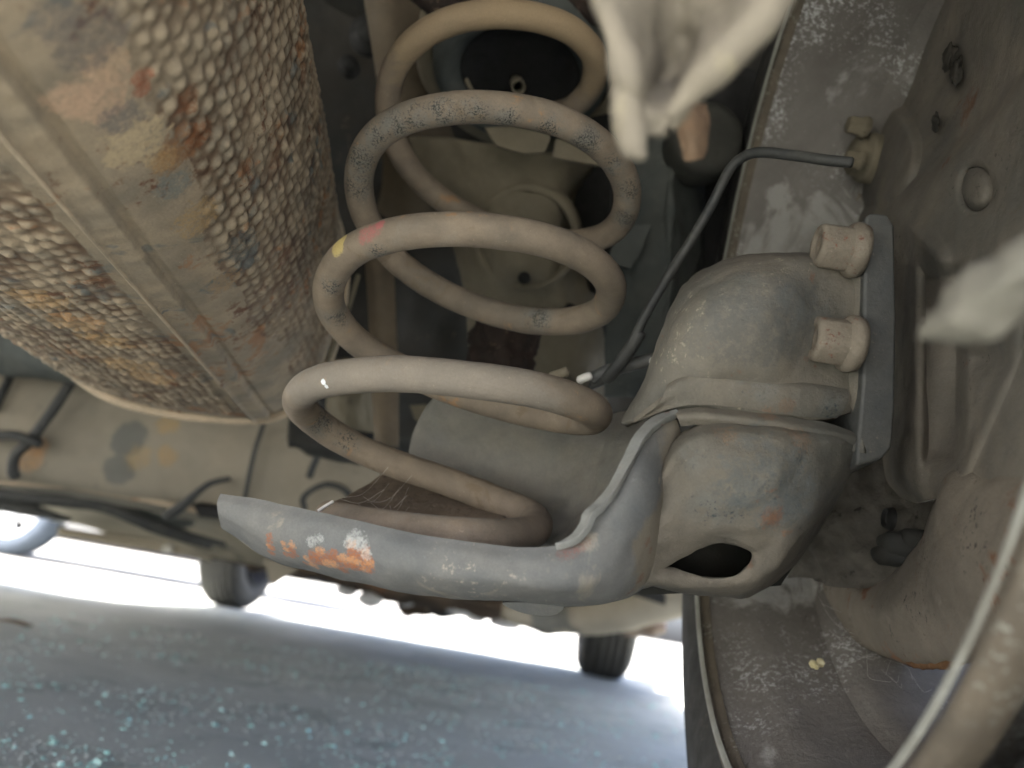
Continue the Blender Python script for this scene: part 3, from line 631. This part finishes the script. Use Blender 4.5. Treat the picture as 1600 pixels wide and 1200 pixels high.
surf('rim_edge', [
    [(868,853,.2245),(880,849,.2240),(898,836,.2240),(909,818,.2240),(914,803,.2245),(930,789,.2265),(952,762,.2290),(972,722,.2335),(992,682,.2400),(1020,656,.2470),(1056,643,.2520)],
    [(869,854,.2235),(882,853,.2225),(904,843,.2210),(921,824,.2210),(928,806,.2215),(944,792,.2240),(966,764,.2270),(988,724,.2320),(1010,684,.2385),(1036,660,.2450),(1060,649,.2505)]], mat('worn_edge', (124,126,123), (108,108,103), s=60, finec=(110,86,74), fine=300, finet=.6, bump=.3, bumps=500, rough=.6), arm, nu=140, nv=8, thick=.0022, off=0, rough=.00025, rs=160, bev=.0006)
# lower housing with its oval hole: rings from the hole edge outwards
hole = [(1036,886),(1048,877),(1072,864),(1096,853),(1122,848),(1150,850),(1172,858),(1178,868),(1170,884),(1152,900),(1126,903),(1098,902),(1070,896),(1048,890)]
r1 = [(1026,888),(1036,872),(1062,850),(1090,834),(1124,828),(1158,832),(1184,846),(1194,866),(1186,892),(1160,912),(1128,915),(1096,914),(1064,908),(1040,900)]
r2 = [(1014,895),(1024,850),(1050,800),(1086,775),(1140,768),(1200,772),(1236,800),(1240,850),(1215,890),(1168,920),(1130,924),(1094,922),(1060,917),(1032,908)]
r3 = [(1004,903),(1018,820),(1048,740),(1086,715),(1148,706),(1224,706),(1286,720),(1288,790),(1240,868),(1172,926),(1130,929),(1092,926),(1056,920),(1026,912)]
r4 = [(998,908),(1016,790),(1050,700),(1090,668),(1150,662),(1240,668),(1338,690),(1322,752),(1252,866),(1176,928),(1130,931),(1092,928),(1056,922),(1024,914)]
d0_ = [.262,.262,.262,.262,.262,.262,.262,.262,.262,.262,.262,.262,.262,.262]
dh = [.252,.251,.249,.247,.245,.245,.246,.247,.250,.252,.253,.253,.253,.253]
d1 = [.249,.248,.245,.242,.240,.240,.242,.245,.248,.252,.253,.253,.252,.250]
d2_ = [.247,.243,.239,.236,.233,.234,.238,.243,.250,.256,.257,.256,.254,.250]
d3 = [.249,.244,.241,.236,.233,.235,.242,.250,.262,.270,.270,.268,.262,.254]
d4 = [.256,.250,.248,.246,.244,.246,.256,.266,.280,.285,.285,.280,.270,.260]
hs = [(x+(1110-x)*.03, y+(876-y)*.03) for x, y in hole]
rings = [[(x+(1110-x)*.02, y+(876-y)*.02, a+.010) for (x, y), a in zip(hs, dh)],
         [(x, y, a+.003) for (x, y), a in zip(hs, dh)], [(x, y, a) for (x, y), a in zip(hole, dh)],
         [(x, y, a) for (x, y), a in zip(r1, d1)], [(x, y, a) for (x, y), a in zip(r2, d2_)],
         [(x, y, a) for (x, y), a in zip(r3, d3)], [(x, y, a) for (x, y), a in zip(r4, d4)],
         [(x, y, a+.045) for (x, y), a in zip(r4, d4)]]
surf('arm_lower_shell', rings, M_arm, arm, nu=220, nv=110, cu=True, rough=.0013, rs=55)
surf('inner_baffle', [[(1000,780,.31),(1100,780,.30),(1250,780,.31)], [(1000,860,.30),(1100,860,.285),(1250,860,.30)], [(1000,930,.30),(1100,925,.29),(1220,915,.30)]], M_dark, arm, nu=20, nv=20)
prism('dish_underside', [(790,941,.262),(870,944,.262),(880,952,.262),(862,962,.262),(825,960,.262),(795,950,.262)], _f*.02, M_pan, arm, bev=.002, n=24)
# flange plate
Y_ = Vector((0, 1, 0))
plate = prism('flange_plate', [(1352,338,.248),(1362,331,.248),(1388,334,.248),(1398,352,.248),(1401,500,.248),(1399,640,.248),(1394,700,.248),(1378,717,.248),(1338,728,.248),(1340,690,.248),(1348,600,.248),(1350,450,.248)], (0,.055,0), M_flange, arm, bev=.0012)
prism('plate_backing', [(1290,425,.262),(1352,345,.2495),(1351,640,.2495),(1345,690,.2495),(1343,712,.2495),(1325,722,.256),(1330,700,.256),(1345,672,.252),(1334,640,.256),(1300,625,.262),(1296,560,.262)], (0,.03,0), M_arm_dome, arm, bev=.001)
surf('plate_gusset', [
    [(1326,686,.2535),(1338,684,.251),(1350,686,.2482)],
    [(1322,705,.254),(1336,706,.251),(1350,708,.2475)]], M_arm, arm, nu=16, nv=8, thick=.002)
# bolts
def bolt(c, label, s=1.0):
    t = thing('hub_bolt', label, 'bolt', tuple(c), 'hub bolts through the flange plate')
    ax = Vector((-1, -.06, .0)).normalized()
    lathe('bolt_washer', [(-.003,0),(-.003,.0100*s),(-.0012,.0106*s),(.0002,.0106*s),(.0016,.0098*s),(.0022,.0085*s)], c, ax, M_bolt, t, n=48)
    a = np.linspace(0, 2*math.pi, 48, endpoint=False)
    def hexr(th, x, r):
        q = (th % (math.pi/3))-math.pi/6; hx = .93*(math.cos(math.pi/6)/np.cos(q)-1)*.45
        return r*hx
    lathe('bolt_head', [(.0010,.0090*s),(.0030,.0089*s),(.0100,.0088*s),(.0110,.0085*s),(.0118,.0074*s),(.0118,.0050*s),(.0110,.0044*s),(.0112,.0020*s),(.0114,0)], c, ax, M_bolt, t, n=96, ripple=hexr)
    return t
bolt(P(1332,391,.2515), 'upper dusty rust speckled bolt head on the flange plate', .86)
bolt(P(1326,537,.2475), 'lower dusty rust speckled bolt head, nearest the arm seam', .88)

# ================================================================== COIL SPRING
path = [ # (px, py, depth) from the seated lower end upwards
 (512,808,.287),(570,819,.272),(640,829,.262),(710,836,.258),(775,838,.262),(822,834,.275),(838,822,.290),(828,806,.305),(790,788,.316),(700,753,.330),(610,722,.334),(540,690,.330),(488,655,.316),(467,628,.298),(480,606,.282),(520,592,.270),(600,584,.260),(680,588,.256),(770,598,.254),(850,612,.258),(905,630,.266),(930,645,.280),(918,655,.296),(870,652,.312),(790,636,.326),(700,608,.336),(620,572,.340),(560,535,.334),(523,493,.322),(513,455,.308),(528,415,.294),(565,384,.282),(630,364,.273),(710,358,.270),(790,364,.272),(860,378,.278),(915,402,.288),(948,432,.301),(954,462,.316),(935,488,.330),(885,502,.343),(810,498,.354),(730,474,.362),(660,438,.364),(608,395,.358),(575,345,.346),(561,295,.332),(568,245,.318),(598,205,.306),(650,180,.298),(720,168,.294),(790,170,.296),(860,184,.302),(920,213,.312),(962,253,.326),(980,300,.342),(970,345,.358),(935,372,.372),(870,378,.384),(790,362,.394),(710,325,.398),(650,275,.396),(617,220,.388),(606,160,.374),(618,105,.360),(652,62,.348),(705,33,.340),(770,22,.338),(840,28,.342),(895,50,.352),(928,88,.368),(925,132,.388),(898,165,.405),(860,180,.42)]
spr = thing('coil_spring', 'dusty suspension coil spring with chipped paint, red and yellow marks, standing in centre', 'coil spring', tuple(P(700,838,.26)))
sw = tube('spring_wire', path, .0062, M_later, spr, n=1100, nring=32, rough=.02, rs=120)

H = caster(sw)
M_spring = mat('spring_paint', (130,117,101), (102,94,83), s=34, contrast=1.2, patch=(108,96,80), patcht=.60, patchs=55, finec=(46,50,48), fine=1250, finet=.515, rust=(142,112,82), rustt=.61, rusts=60, bump=.3, bumps=600,
    fmask=[(H(557,290), .012), (H(562,250), .012), (H(585,215), .010), (H(615,195), .010), (H(650,183), .010), (H(690,178), .010), (H(740,182), .010), (H(790,186), .008), (H(860,200), .010), (H(915,225), .011),
           (H(955,262), .010), (H(985,300), .012), (H(980,340), .010), (H(704,45), .006), (H(790,28), .010), (H(840,30), .008), (H(520,450), .008), (H(530,495), .010), (H(505,660), .010), (H(540,690), .008), (H(590,395), .006), (H(840,495), .010)],
    spots=[(H(620,590), .055, (122,117,109), .5, .6), (H(770,20), .062, (142,124,98), .3, .8), (H(900,30), .05, (142,124,98), .3, .8),
           (H(572,366), .0040, (160,88,90), .8, .7), (H(586,358), .0034, (152,92,90), .8, .6), (H(594,350), .0022, (162,90,92), .5, .7), (H(527,384), .0042, (178,160,104), .4, .9), (H(534,374), .0030, (178,160,104), .4, .85),
           (H(505,597), .0012, (214,220,224), .4, .9), (H(510,604), .0009, (214,220,224), .4, .8)])
repaint(M_spring, sw)
# ------------------------------------------------------------------ bump stop
bs = thing('bump_stop', 'crumbling dark brown foam bump stop behind the middle of the spring', 'bump stop', tuple(P(775,575,.43)))
def crumble(th, x, r): return r*(.07*np.sin(th*5+x*300)+.05*np.sin(th*11+x*170)) if r > .001 else 0*th
lathe('foam_body', [(-.002,0),(-.002,.012),(.001,.0168),(.006,.0192),(.011,.0190),(.0135,.0170),(.016,.0190),(.022,.0196),(.029,.0182),(.034,.014),(.038,.009),(.039,0)], P(776,588,.435), (.05,-.1,1), M_bump, bs, n=90, ripple=crumble)
lathe('foot_ring', [(-.012,0),(-.012,.017),(-.004,.0185),(.000,.018),(.002,.013)], P(776,590,.435), (.05,-.1,1), M_rail, bs, n=48)
tube('torn_flake', [(765,482,.44),(790,486,.44),(812,494,.44)], .004, M_bump, bs, n=14, rough=.5, rs=300)

# ================================================================== BRAKE SHIELD
def shard_blob(c, r_):
    bm = bmesh.new(); bmesh.ops.create_icosphere(bm, subdivisions=3, radius=r_)
    for v in bm.verts:
        k_ = 1+.7*mn.fractal(v.co*420+Vector(c)*90, 1, 2, 3); v.co = Vector((v.co.x*.45*k_, v.co.y*k_, v.co.z*1.5*k_))+Vector(c)
    V = [tuple(v.co) for v in bm.verts]; Fc = [[v.index for v in f.verts] for f in bm.faces]; bm.free(); return V, Fc
bp = thing('brake_backing_plate', 'large dusty brake backing plate with pressed edges at the right', 'brake plate', tuple(QX(1500,560,.12)))
def sstep(x, a, b): t_ = np.clip((x-a)/(b-a), 0, 1); return t_*t_*(3-2*t_)
def pline(x, y, pts):
    best = np.full(x.shape, 1e9)
    for (x0, y0), (x1, y1) in zip(pts, pts[1:]):
        L2 = (x1-x0)**2+(y1-y0)**2; t_ = np.clip(((x-x0)*(x1-x0)+(y-y0)*(y1-y0))/L2, 0, 1)
        best = np.minimum(best, np.hypot(x-x0-t_*(x1-x0), y-y0-t_*(y1-y0)))
    return best
def shield_relief(x, y):
    edge = np.interp(x, (1300,1400,1450,1500,1560,1620,1850), (345,325,285,235,180,110,-60))
    r_ = .0055*sstep(edge-y, -14, 22)                                         # upper recess
    r_ -= .0045*sstep(-np.hypot((x-1372), (y-240)*.8), -74, -52)*sstep(edge-y, 0, 20)
    r_ += .0040*sstep(x, 1434, 1450)*sstep(-x, -1520, -1495)*sstep(y, 400, 440)*sstep(-y, -740, -700)   # pressed channel
    r_ -= .0022*np.exp(-(pline(x, y, ((1600,470),(1585,570),(1545,660),(1500,760),(1462,830)))/9)**2)
    r_ += .0040*np.exp(-(np.hypot((x-1545)/48, (y-560)/26))**2)
    r_ += .0030*np.exp(-(np.hypot((x-1490)/26, (y-110)/40))**2)+.0016*np.exp(-(np.hypot((x-1470)/18, (y-215)/34))**2)
    r_ -= .0020*np.exp(-(pline(x, y, ((1430,360),(1470,400),(1480,470)))/16)**2)
    r_ += .0022*np.exp(-((np.hypot((x-1530)/24, (y-296)/34)-1)/.22)**2)-.0012*np.exp(-(np.hypot((x-1530)/16, (y-296)/24))**4)
    return r_
surf('shield_face', [
    [(1385,-190,.128),(1440,-190,.126),(1500,-190,.124),(1580,-190,.12),(1700,-190,.118),(1850,-190,.118)],
    [(1400,-60,.142),(1440,-60,.130),(1500,-60,.126),(1580,-60,.120),(1700,-60,.118),(1850,-60,.118)],
    [(1378,55,.148),(1420,50,.132),(1490,45,.128),(1580,40,.121),(1700,40,.118),(1850,40,.118)],
    [(1320,150,.150),(1390,150,.136),(1470,150,.130),(1570,150,.123),(1700,150,.118),(1850,150,.118)],
    [(1302,250,.150),(1380,250,.130),(1465,255,.124),(1560,260,.122),(1700,260,.119),(1850,260,.118)],
    [(1305,340,.150),(1390,340,.124),(1440,345,.120),(1530,350,.121),(1680,370,.119),(1850,370,.118)],
    [(1330,440,.150),(1405,440,.124),(1450,450,.119),(1530,450,.122),(1680,470,.120),(1850,480,.118)],
    [(1350,560,.150),(1408,560,.124),(1450,560,.118),(1530,560,.124),(1660,560,.120),(1850,580,.118)],
    [(1360,660,.150),(1405,660,.125),(1440,660,.120),(1500,660,.126),(1620,660,.120),(1850,680,.118)],
    [(1370,745,.152),(1398,740,.128),(1430,745,.124),(1480,735,.126),(1600,735,.120),(1850,760,.118)],
    [(1395,775,.160),(1410,775,.140),(1438,785,.130),(1470,780,.127),(1580,790,.122),(1850,800,.12)]],
    M_shield, bp, nu=240, nv=300, thick=.002, rough=.0006, rs=50, conv=QX, relief=shield_relief)
surf('shield_lobe', [
    [(1284,840,.165),(1286,882,.155),(1328,905,.150),(1372,913,.146),(1412,886,.138),(1440,846,.133),(1459,800,.130),(1476,745,.129),(1490,690,.140)],
    [(1282,836,.140),(1282,884,.138),(1325,910,.136),(1374,918,.134),(1418,890,.130),(1448,850,.126),(1468,800,.122),(1488,742,.124),(1505,690,.138)],
    [(1264,846,.136),(1268,895,.134),(1310,935,.132),(1375,952,.128),(1440,930,.124),(1490,880,.118),(1522,815,.118),(1550,748,.1215),(1575,690,.136)],
    [(1250,856,.138),(1256,910,.138),(1300,958,.136),(1372,985,.132),(1450,985,.127),(1520,930,.120),(1572,840,.116),(1615,752,.1195),(1650,690,.136)],
    [(1240,865,.148),(1248,925,.147),(1290,977,.144),(1364,1014,.140),(1440,1036,.136),(1520,1020,.128),(1600,930,.120),(1680,790,.117),(1730,700,.136)],
    [(1240,862,.165),(1250,922,.165),(1292,975,.163),(1368,1012,.160),(1446,1034,.156),(1530,1018,.146),(1620,930,.138),(1700,790,.132),(1750,700,.14)]],
    M_lobe, bp, nu=200, nv=70, rough=.0007, rs=60, thick=.002, conv=QX)
# rusty edge flake hanging under the lobe
surf('rust_flake', [
    [(1392,1008,.1395),(1430,1028,.137),(1470,1034,.134),(1500,1030,.130)],
    [(1392,1016,.138),(1430,1036,.136),(1470,1040,.133),(1500,1036,.129)],
    [(1404,1022,.139),(1432,1041,.137),(1468,1043,.134),(1498,1040,.130)]], mat('flaked_rust', (128,96,62), (96,66,44), s=120, bump=1, bumps=500), bp, nu=40, nv=8, thick=.002, conv=QX, rough=.001, rs=200)
surf('inner_drum', [
    [(1190,690,.385),(1300,700,.36),(1400,700,.335),(1520,700,.31)],
    [(1200,780,.375),(1300,780,.350),(1400,785,.325),(1500,790,.305)],
    [(1225,850,.365),(1300,850,.345),(1400,850,.320),(1500,850,.300)],
    [(1235,900,.37),(1300,915,.345),(1400,920,.320),(1500,920,.300)]], mat('drum_grit', (100,96,88), (74,70,64), s=40, bump=1, bumps=200, finec=(44,40,36), fine=200, finet=.58), bp, nu=60, nv=50, rough=.006, rs=60)
for (x, y, r_, mt_) in ((1398,850,.0045,M_dark), (1388,868,.004,M_dark), (1425,845,.0045,M_dark), (1412,858,.004,M_dark)):
    lathe('inner_nut', [(-.006,0),(-.006,r_*.7),(-.004,r_),(.0,r_*1.05),(.006,r_*1.1)], P(x, y, .312), (1,.2,0), mt_, bp, n=18, ripple=lambda th, x, r: r*.12*np.sin(th*3+x*200))
lathe('small_port', [(0,0),(0,.0022),(.001,.003),(-.001,.004),(.002,.005)], P(1386,810,.318), (1,0,0), M_black, bp, n=20)
# pressed oval plug and sensor boss
boss = lathe('sensor_boss', [(-.010,0),(-.010,.0085),(-.0085,.0098),(-.005,.0102),(-.0045,.0120),(-.002,.0128),(.001,.0125),(.006,.0130),(.02,.0135)], QX(1360,248,.130), (1,.1,0), M_rail, bp, n=60)
def hexnut(name, c, ax, r, l, mt_, par):
    def hexr(th, x, rr): q = (th % (math.pi/3))-math.pi/6; return rr*(math.cos(math.pi/6)/np.cos(q)-1)
    return lathe(name, [(-l,0),(-l,r*.6),(-l,r*.9),(-l*.85,r),(-l*.3,r),(-l*.25,r*1.25),(0,r*1.25),(l*.2,r)], c, ax, mt_, par, n=60, ripple=hexr)
hexnut('bleed_screw', QX(1352,200,.122), (1,.1,-.05), .0046, .009, M_rail, bp)
hexnut('line_nut', QX(1345,252,.122), (1,.1,-.05), .0044, .008, M_rail, bp)
hexnut('small_rivet', QX(1346,306,.136), (1,.1,-.05), .0040, .003, M_bolt, bp)
for (x, y, w_) in ((1482,88,10),(1494,112,8),(1462,190,7)):
    c0 = QX(x, y, .1285); V, Fc = shard_blob(c0, .0035 if w_ > 7 else .0025)
    link('mud_clump', mesh('mud_clump', V, Fc), M_dark, bp)
# ================================================================== HOSES
bl = thing('brake_pipe', 'black brake pipe bending over from the hub nut down behind the spring', 'brake pipe', tuple(P(1190,238,.30)))
tube('pipe_run', [(1330,254,.272),(1290,250,.276),(1240,243,.284),(1190,238,.292),(1160,246,.298),(1138,268,.302),(1112,320,.306),(1080,375,.31),(1045,430,.315),(1010,490,.32),(985,540,.325),(965,570,.33),(945,592,.335),(925,602,.34)], .0020, M_hose, bl, n=160, nring=16)
tube('pipe_sleeve', [(1000,520,.323),(985,545,.326),(965,572,.33),(948,592,.335)], .0029, M_hose, bl, n=20)
sh = thing('sensor_hose', 'short grey printed hose tied beside the lower end of the brake pipe', 'hose', tuple(P(970,572,.33)))
tube('hose_run', [(925,592,.338),(950,580,.336),(985,570,.334),(1015,563,.332),(1060,552,.33)], .0030, M_flange, sh, n=50)
tube('cable_tie', [(906,594,.335),(914,590,.333),(922,588,.333)], .0019, M_tie, sh, n=8, nring=12)
tube('tie_tail', [(862,588,.335),(876,584,.333),(886,580,.332)], .0022, M_rail, sh, n=8, nring=10)
def text(body_, name, p, size, up, nrm, mt_, par):
    cu_ = bpy.data.curves.new(name, 'FONT'); cu_.body = body_; cu_.size = size; cu_.extrude = .00005
    tmp = bpy.data.objects.new(name, cu_); C.objects.link(tmp)
    dg = bpy.context.evaluated_depsgraph_get(); me = bpy.data.meshes.new_from_object(tmp.evaluated_get(dg)); bpy.data.objects.remove(tmp)
    z = Vector(nrm).normalized(); y = (Vector(up)-z*Vector(up).dot(z)).normalized(); x = y.cross(z)
    Mx = Matrix((x, y, z)).transposed().to_4x4(); Mx.translation = p; me.transform(Mx)
    return link(name, me, mt_, par, smooth=False)
text('0..', 'hose_print', P(1013,568,.3283), .0040, _u+_r*.2, -_f, M_tie, sh)

# ================================================================== FOREGROUND, OUT OF FOCUS
fg = thing('torn_bracket', 'pale torn metal bracket close to the lens at top centre right', 'bracket', tuple(P(1050,100,.135)))
surf('bracket_sheet', [
    [(905,-90,.125),(960,-90,.130),(1030,-90,.136),(1110,-90,.136),(1180,-90,.130),(1235,-90,.124)],
    [(925,0,.127),(960,0,.130),(1030,0,.142),(1100,0,.142),(1170,0,.130),(1208,0,.124)],
    [(948,70,.129),(980,70,.130),(1030,70,.146),(1085,70,.146),(1140,65,.130),(1180,62,.126)],
    [(964,125,.131),(990,125,.130),(1030,125,.148),(1065,130,.146),(1100,118,.130),(1150,104,.128)],
    [(972,170,.132),(992,170,.131),(1015,165,.134),(1040,165,.134),(1065,160,.132),(1100,142,.130)],
    [(974,205,.133),(988,208,.132),(1000,205,.133),(1018,210,.134),(1038,200,.133),(1060,182,.132)]], M_fg, fg, nu=70, nv=70, thick=.0022, rough=.0016, rs=80)
tube('bracket_prong', [(966,90,.130),(974,150,.131),(982,200,.132),(992,230,.132),(1004,245,.132)], [.0012,.0024,.0026,.0022,.0012], M_fg, fg, n=20, rough=.3, rs=200)
tube('bent_rim', [(1215,-30,.122),(1180,40,.122),(1130,95,.124),(1088,135,.127),(1050,178,.130)], [.0034,.0034,.0030,.0024,.0012], M_fg, fg, n=40, rough=.2, rs=100)
ot = thing('rusty_tab', 'small orange rusty tab just below the torn bracket, beside the black bush', 'metal tab', tuple(P(1082,210,.17)))
surf('tab_blade', [[(1052,165,.175),(1075,165,.172),(1102,165,.175)], [(1060,200,.172),(1080,200,.169),(1102,200,.172)], [(1070,232,.171),(1083,236,.169),(1098,230,.171)], [(1078,246,.171),(1084,248,.17),(1090,246,.171)]], M_org, ot, nu=20, nv=24, thick=.002, rough=.001, rs=200)
fh = thing('pale_blurred_strip', 'pale grey strip of torn underseal close to the lens at the right edge', 'torn strip', tuple(P(1560,460,.11)))
surf('strip_skin', [
    [(1425,522,.118),(1470,484,.114),(1492,455,.112),(1540,418,.108),(1600,372,.104),(1680,330,.10)],
    [(1440,527,.116),(1480,505,.110),(1515,480,.107),(1560,450,.103),(1620,415,.10),(1690,380,.097)],
    [(1455,532,.118),(1490,530,.113),(1530,520,.110),(1570,500,.107),(1620,465,.104),(1690,430,.10)]], M_fg2, fh, nu=50, nv=20, thick=.002, rough=.0022, rs=90)

# ================================================================== SMALL THINGS ON THE RIM
ins = thing('egg_case', 'tiny pale yellow egg case stuck inside the wheel barrel', 'egg case', tuple(P(1275,1043,.38)))
def on_barrel(px, py, off=0.0):                            # point on the barrel (radius .171 round the wheel axis)
    r = ray(px, py); R0 = .1712*RK
    oy, oz = CAM.y-WO.y, CAM.z-WO.z; a = r.y**2+r.z**2; b = 2*(oy*r.y+oz*r.z); c = oy*oy+oz*oz-R0*R0
    t = (-b+math.sqrt(b*b-4*a*c))/(2*a); p = CAM+r*t
    n = Vector((0, WO.y-p.y, WO.z-p.z)).normalized(); return p+n*off
for (x, y, r_) in ((1269,1044,.0018),(1280,1042,.0020),(1274,1048,.0013)):
    p = on_barrel(x, y, .002); lathe('egg_lobe', [(-r_,0),(-r_*.8,r_*.6),(0,r_),(r_*.8,r_*.6),(r_,0)], p, (0,.3,1), M_snail, ins, n=16)
vw = []
for k in range(30):
    x = random.uniform(1330, 1420); y = random.uniform(985, 1085); a = on_barrel(x, y, .002+random.random()*.004); b_ = on_barrel(x+random.uniform(-80, 60), y+random.uniform(-60, 50), .002+random.random()*.010)
    m_ = (a+b_)/2+Vector((random.uniform(-1,1),random.uniform(-1,1),random.uniform(-1,1)))*.004
    vw.append(tube_arr(cr([tuple(a), tuple(m_), tuple(b_)], 8), .000035, 4))
def join_tubes(name, T_, mt_):
    V, Fc = [], []
    for A_ in T_:
        o_ = len(V); n_, m_ = A_.shape[:2]; V += [tuple(v) for v in A_.reshape(-1, 3)]
        for i in range(n_-1):
            for j in range(m_): Fc.append((o_+i*m_+j, o_+i*m_+(j+1) % m_, o_+(i+1)*m_+(j+1) % m_, o_+(i+1)*m_+j))
    return link(name, mesh(name, V, Fc), mt_)
tag(join_tubes('cobweb', vw, M_web), 'fine dusty cobweb threads between the wheel barrel and the brake plate lobe', 'cobweb', kind='stuff')
vw = []
for k in range(9):
    a = P(random.uniform(600, 650), random.uniform(720, 800), random.uniform(.30, .33)); b_ = P(random.uniform(530, 640), random.uniform(770, 800), random.uniform(.29, .31))
    m_ = (a+b_)/2 - Vector((0, 0, random.uniform(.001, .006))); vw.append(tube_arr(cr([tuple(a), tuple(m_), tuple(b_)], 8), .00004, 4))
tag(join_tubes('cobweb', vw, M_web), 'thin cobweb threads in the spring seat under the lowest coil', 'cobweb', kind='stuff')
tube('dry_straw', [(498,798,.262),(508,791,.262),(520,784,.264)], .0006, M_tie, None, n=8, nring=6)
tag(bpy.data.objects['dry_straw'], 'pale dry straw sticking up behind the spring seat rim', 'straw')

# ================================================================== GLASS SHARDS ON THE ROAD
def shard(c, s, rs):
    k = rs.integers(4, 7); an = np.sort(rs.random(k))*2*math.pi; r = s*(.6+.4*rs.random(k)); h = s*(.35+.5*rs.random())
    bot = np.stack([r*np.cos(an), r*np.sin(an), np.zeros(k)], 1); top = bot*.75+[0, 0, h]; top[:, 2] *= (.7+.5*rs.random(k))
    V = np.concatenate([bot, top])+np.array(c); Fc = [list(range(k))[::-1], list(range(k, 2*k))]+[[i, (i+1) % k, k+(i+1) % k, k+i] for i in range(k)]
    return V, Fc
spots_ = []
while len(spots_) < 1900:
    px, py = rng.uniform(-60, 1060), rng.uniform(960, 1260)
    if py < 925+px*.155+14: continue
    g = G(px, py)
    if g.y > 3.0: continue
    dens = .35+.35*(mn.noise((g.x*5.2, g.y*5.2, 1.3))*.5+.5 > .5)
    if py < 1060+ (px-700)*.1 and px > 430: dens = 1.6
    if rng.random() > dens: continue
    spots_.append((g.x, g.y))
spots_.sort(key=lambda q: q[0]**2+q[1]**2)
big = [q for q in spots_ if rng.random() < .12 and q[1] < 1.5][:110]
bigs = set(big); pm = []
for k in range(8):
    V, Fc = shard((0, 0, 0), .0042, rng); pm.append(mesh('glass_shard', V, Fc)); pm[-1].materials.append(M_glass)
for q in big:
    o = bpy.data.objects.new('glass_shard', pm[rng.integers(8)]); C.objects.link(o)
    o.location = (q[0], q[1], -.002); o.rotation_euler = (rng.normal()*.15, rng.normal()*.15, rng.random()*6.3); s = float(rng.uniform(.6, 1.15)); o.scale = (s, s, s)
    tag(o, 'small pale green crumb of broken safety glass lying on the asphalt', 'glass shard', 'glass crumbs scattered on the asphalt')
V, Fc = [], []
for q in spots_:
    if q in bigs: continue
    v, f_ = shard((q[0], q[1], -.002), rng.uniform(.0009, .0026)*max(q[1], .5)/.6*.75, rng); o_ = len(V); V += [tuple(x) for x in v]; Fc += [[a+o_ for a in ff] for ff in f_]
tag(link('glass_grit', mesh('glass_grit', V, Fc), M_glass, smooth=False), 'fine glass grit spread over the asphalt among the larger crumbs', 'glass grit', kind='stuff')
# asphalt chips
V, Fc = [], []
for k in range(4000):
    px, py = rng.uniform(-60, 1060), rng.uniform(985, 1260)
    g = G(px, py)
    if py < 940+px*.155: continue
    v, f_ = shard((g.x, g.y, -.003), rng.uniform(.0008, .0024)*max(g.y, .5)/.7, rng); o_ = len(V); V += [tuple(x) for x in v]; Fc += [[a+o_ for a in ff] for ff in f_]
tag(link('road_grit', mesh('road_grit', V, Fc), M_asph, smooth=False), 'loose grey grit and chips on the asphalt', 'grit', kind='stuff')
lf = G(18, 977); o = surf('dead_leaf', [[(lf.x-.02, lf.y-.01, .002),(lf.x,lf.y-.016,.006),(lf.x+.03,lf.y-.004,.002)],[(lf.x-.024,lf.y,.006),(lf.x,lf.y,.010),(lf.x+.034,lf.y+.004,.006)],[(lf.x-.018,lf.y+.01,.002),(lf.x,lf.y+.018,.005),(lf.x+.03,lf.y+.01,.002)]], M_org, None, nu=12, nv=10, thick=.001, conv=lambda *v: v)
tag(o, 'small orange brown dead leaf on the asphalt at the far left', 'leaf')

# ================================================================== PARKED CAR ACROSS THE STREET
pc = P(8, 822, 5.0); pc.z = .31
car = thing('parked_car', 'white car parked beyond in bright sun, its silver wheel at the far left', 'car', (pc.x, pc.y, 0))
prof = [(-2.1,.35),(-2.15,.6),(-2.0,.85),(-1.2,.95),(-.5,1.42),(.9,1.45),(1.6,.98),(2.05,.9),(2.12,.6),(2.05,.33),(1.72,.30),(1.65,.55),(1.4,.66),(1.12,.55),(1.05,.26),(-.95,.26),(-1.02,.55),(-1.3,.66),(-1.58,.55),(-1.65,.30)]
cx0 = pc.x+1.35-.0
prism('car_body', [(cx0+a-2.65, pc.y+.02, z) for a, z in [(p[0]+1.3, p[1]) for p in prof]], (0, 1.6, 0), M_white, car, conv=lambda *v: v, bev=.05)
def hub(c):
    t = lathe('car_wheel', [(.0,.205),(-.02,.23),(-.02,.27),(.0,.30),(.05,.31),(.15,.31),(.17,.28),(.17,.2)], c, (0,1,0), M_tyre2, car, n=64)
    lathe('wheel_rim', [(.02,.17),(-.012,.19),(-.016,.208),(.0,.214),(.02,.21)], c, (0,1,0), M_silver, t, n=64)
    lathe('hub_cap', [(-.02,0),(-.02,.045),(-.005,.06),(.03,.06)], c, (0,1,0), M_silver, t, n=40)
    lathe('rim_well', [(.09,0),(.09,.2)], c, (0,1,0), M_black, t, n=40)
    for k in range(5):
        a = k*2*math.pi/5+.95; e = Vector((math.cos(a), 0, math.sin(a))); p_ = Vector((-math.sin(a), 0, math.cos(a)))
        rows = [[tuple(Vector(c)+e*r+p_*w_*s+Vector((0, y_, 0))) for s, y_ in ((-1, .01), (0, -.012), (1, .01))] for r, w_ in ((.04,.05),(.11,.055),(.19,.085))]
        surf('wheel_spoke', rows, M_silver, t, nu=8, nv=8, thick=.02, conv=lambda *v: v)
hub((pc.x, pc.y, .31)); hub((pc.x-2.7, pc.y, .31))
for k, (a, b_) in enumerate(((-.45,.35),(.45,.9))):
    prism('car_window', [(cx0-1.35+a, pc.y+.012, .98),(cx0-1.35+b_, pc.y+.012, .98),(cx0-1.35+b_-.05, pc.y+.012, 1.36),(cx0-1.35+a+(.25 if k == 0 else 0), pc.y+.012, 1.36)], (0,.004,0), M_black, car, conv=lambda *v: v)
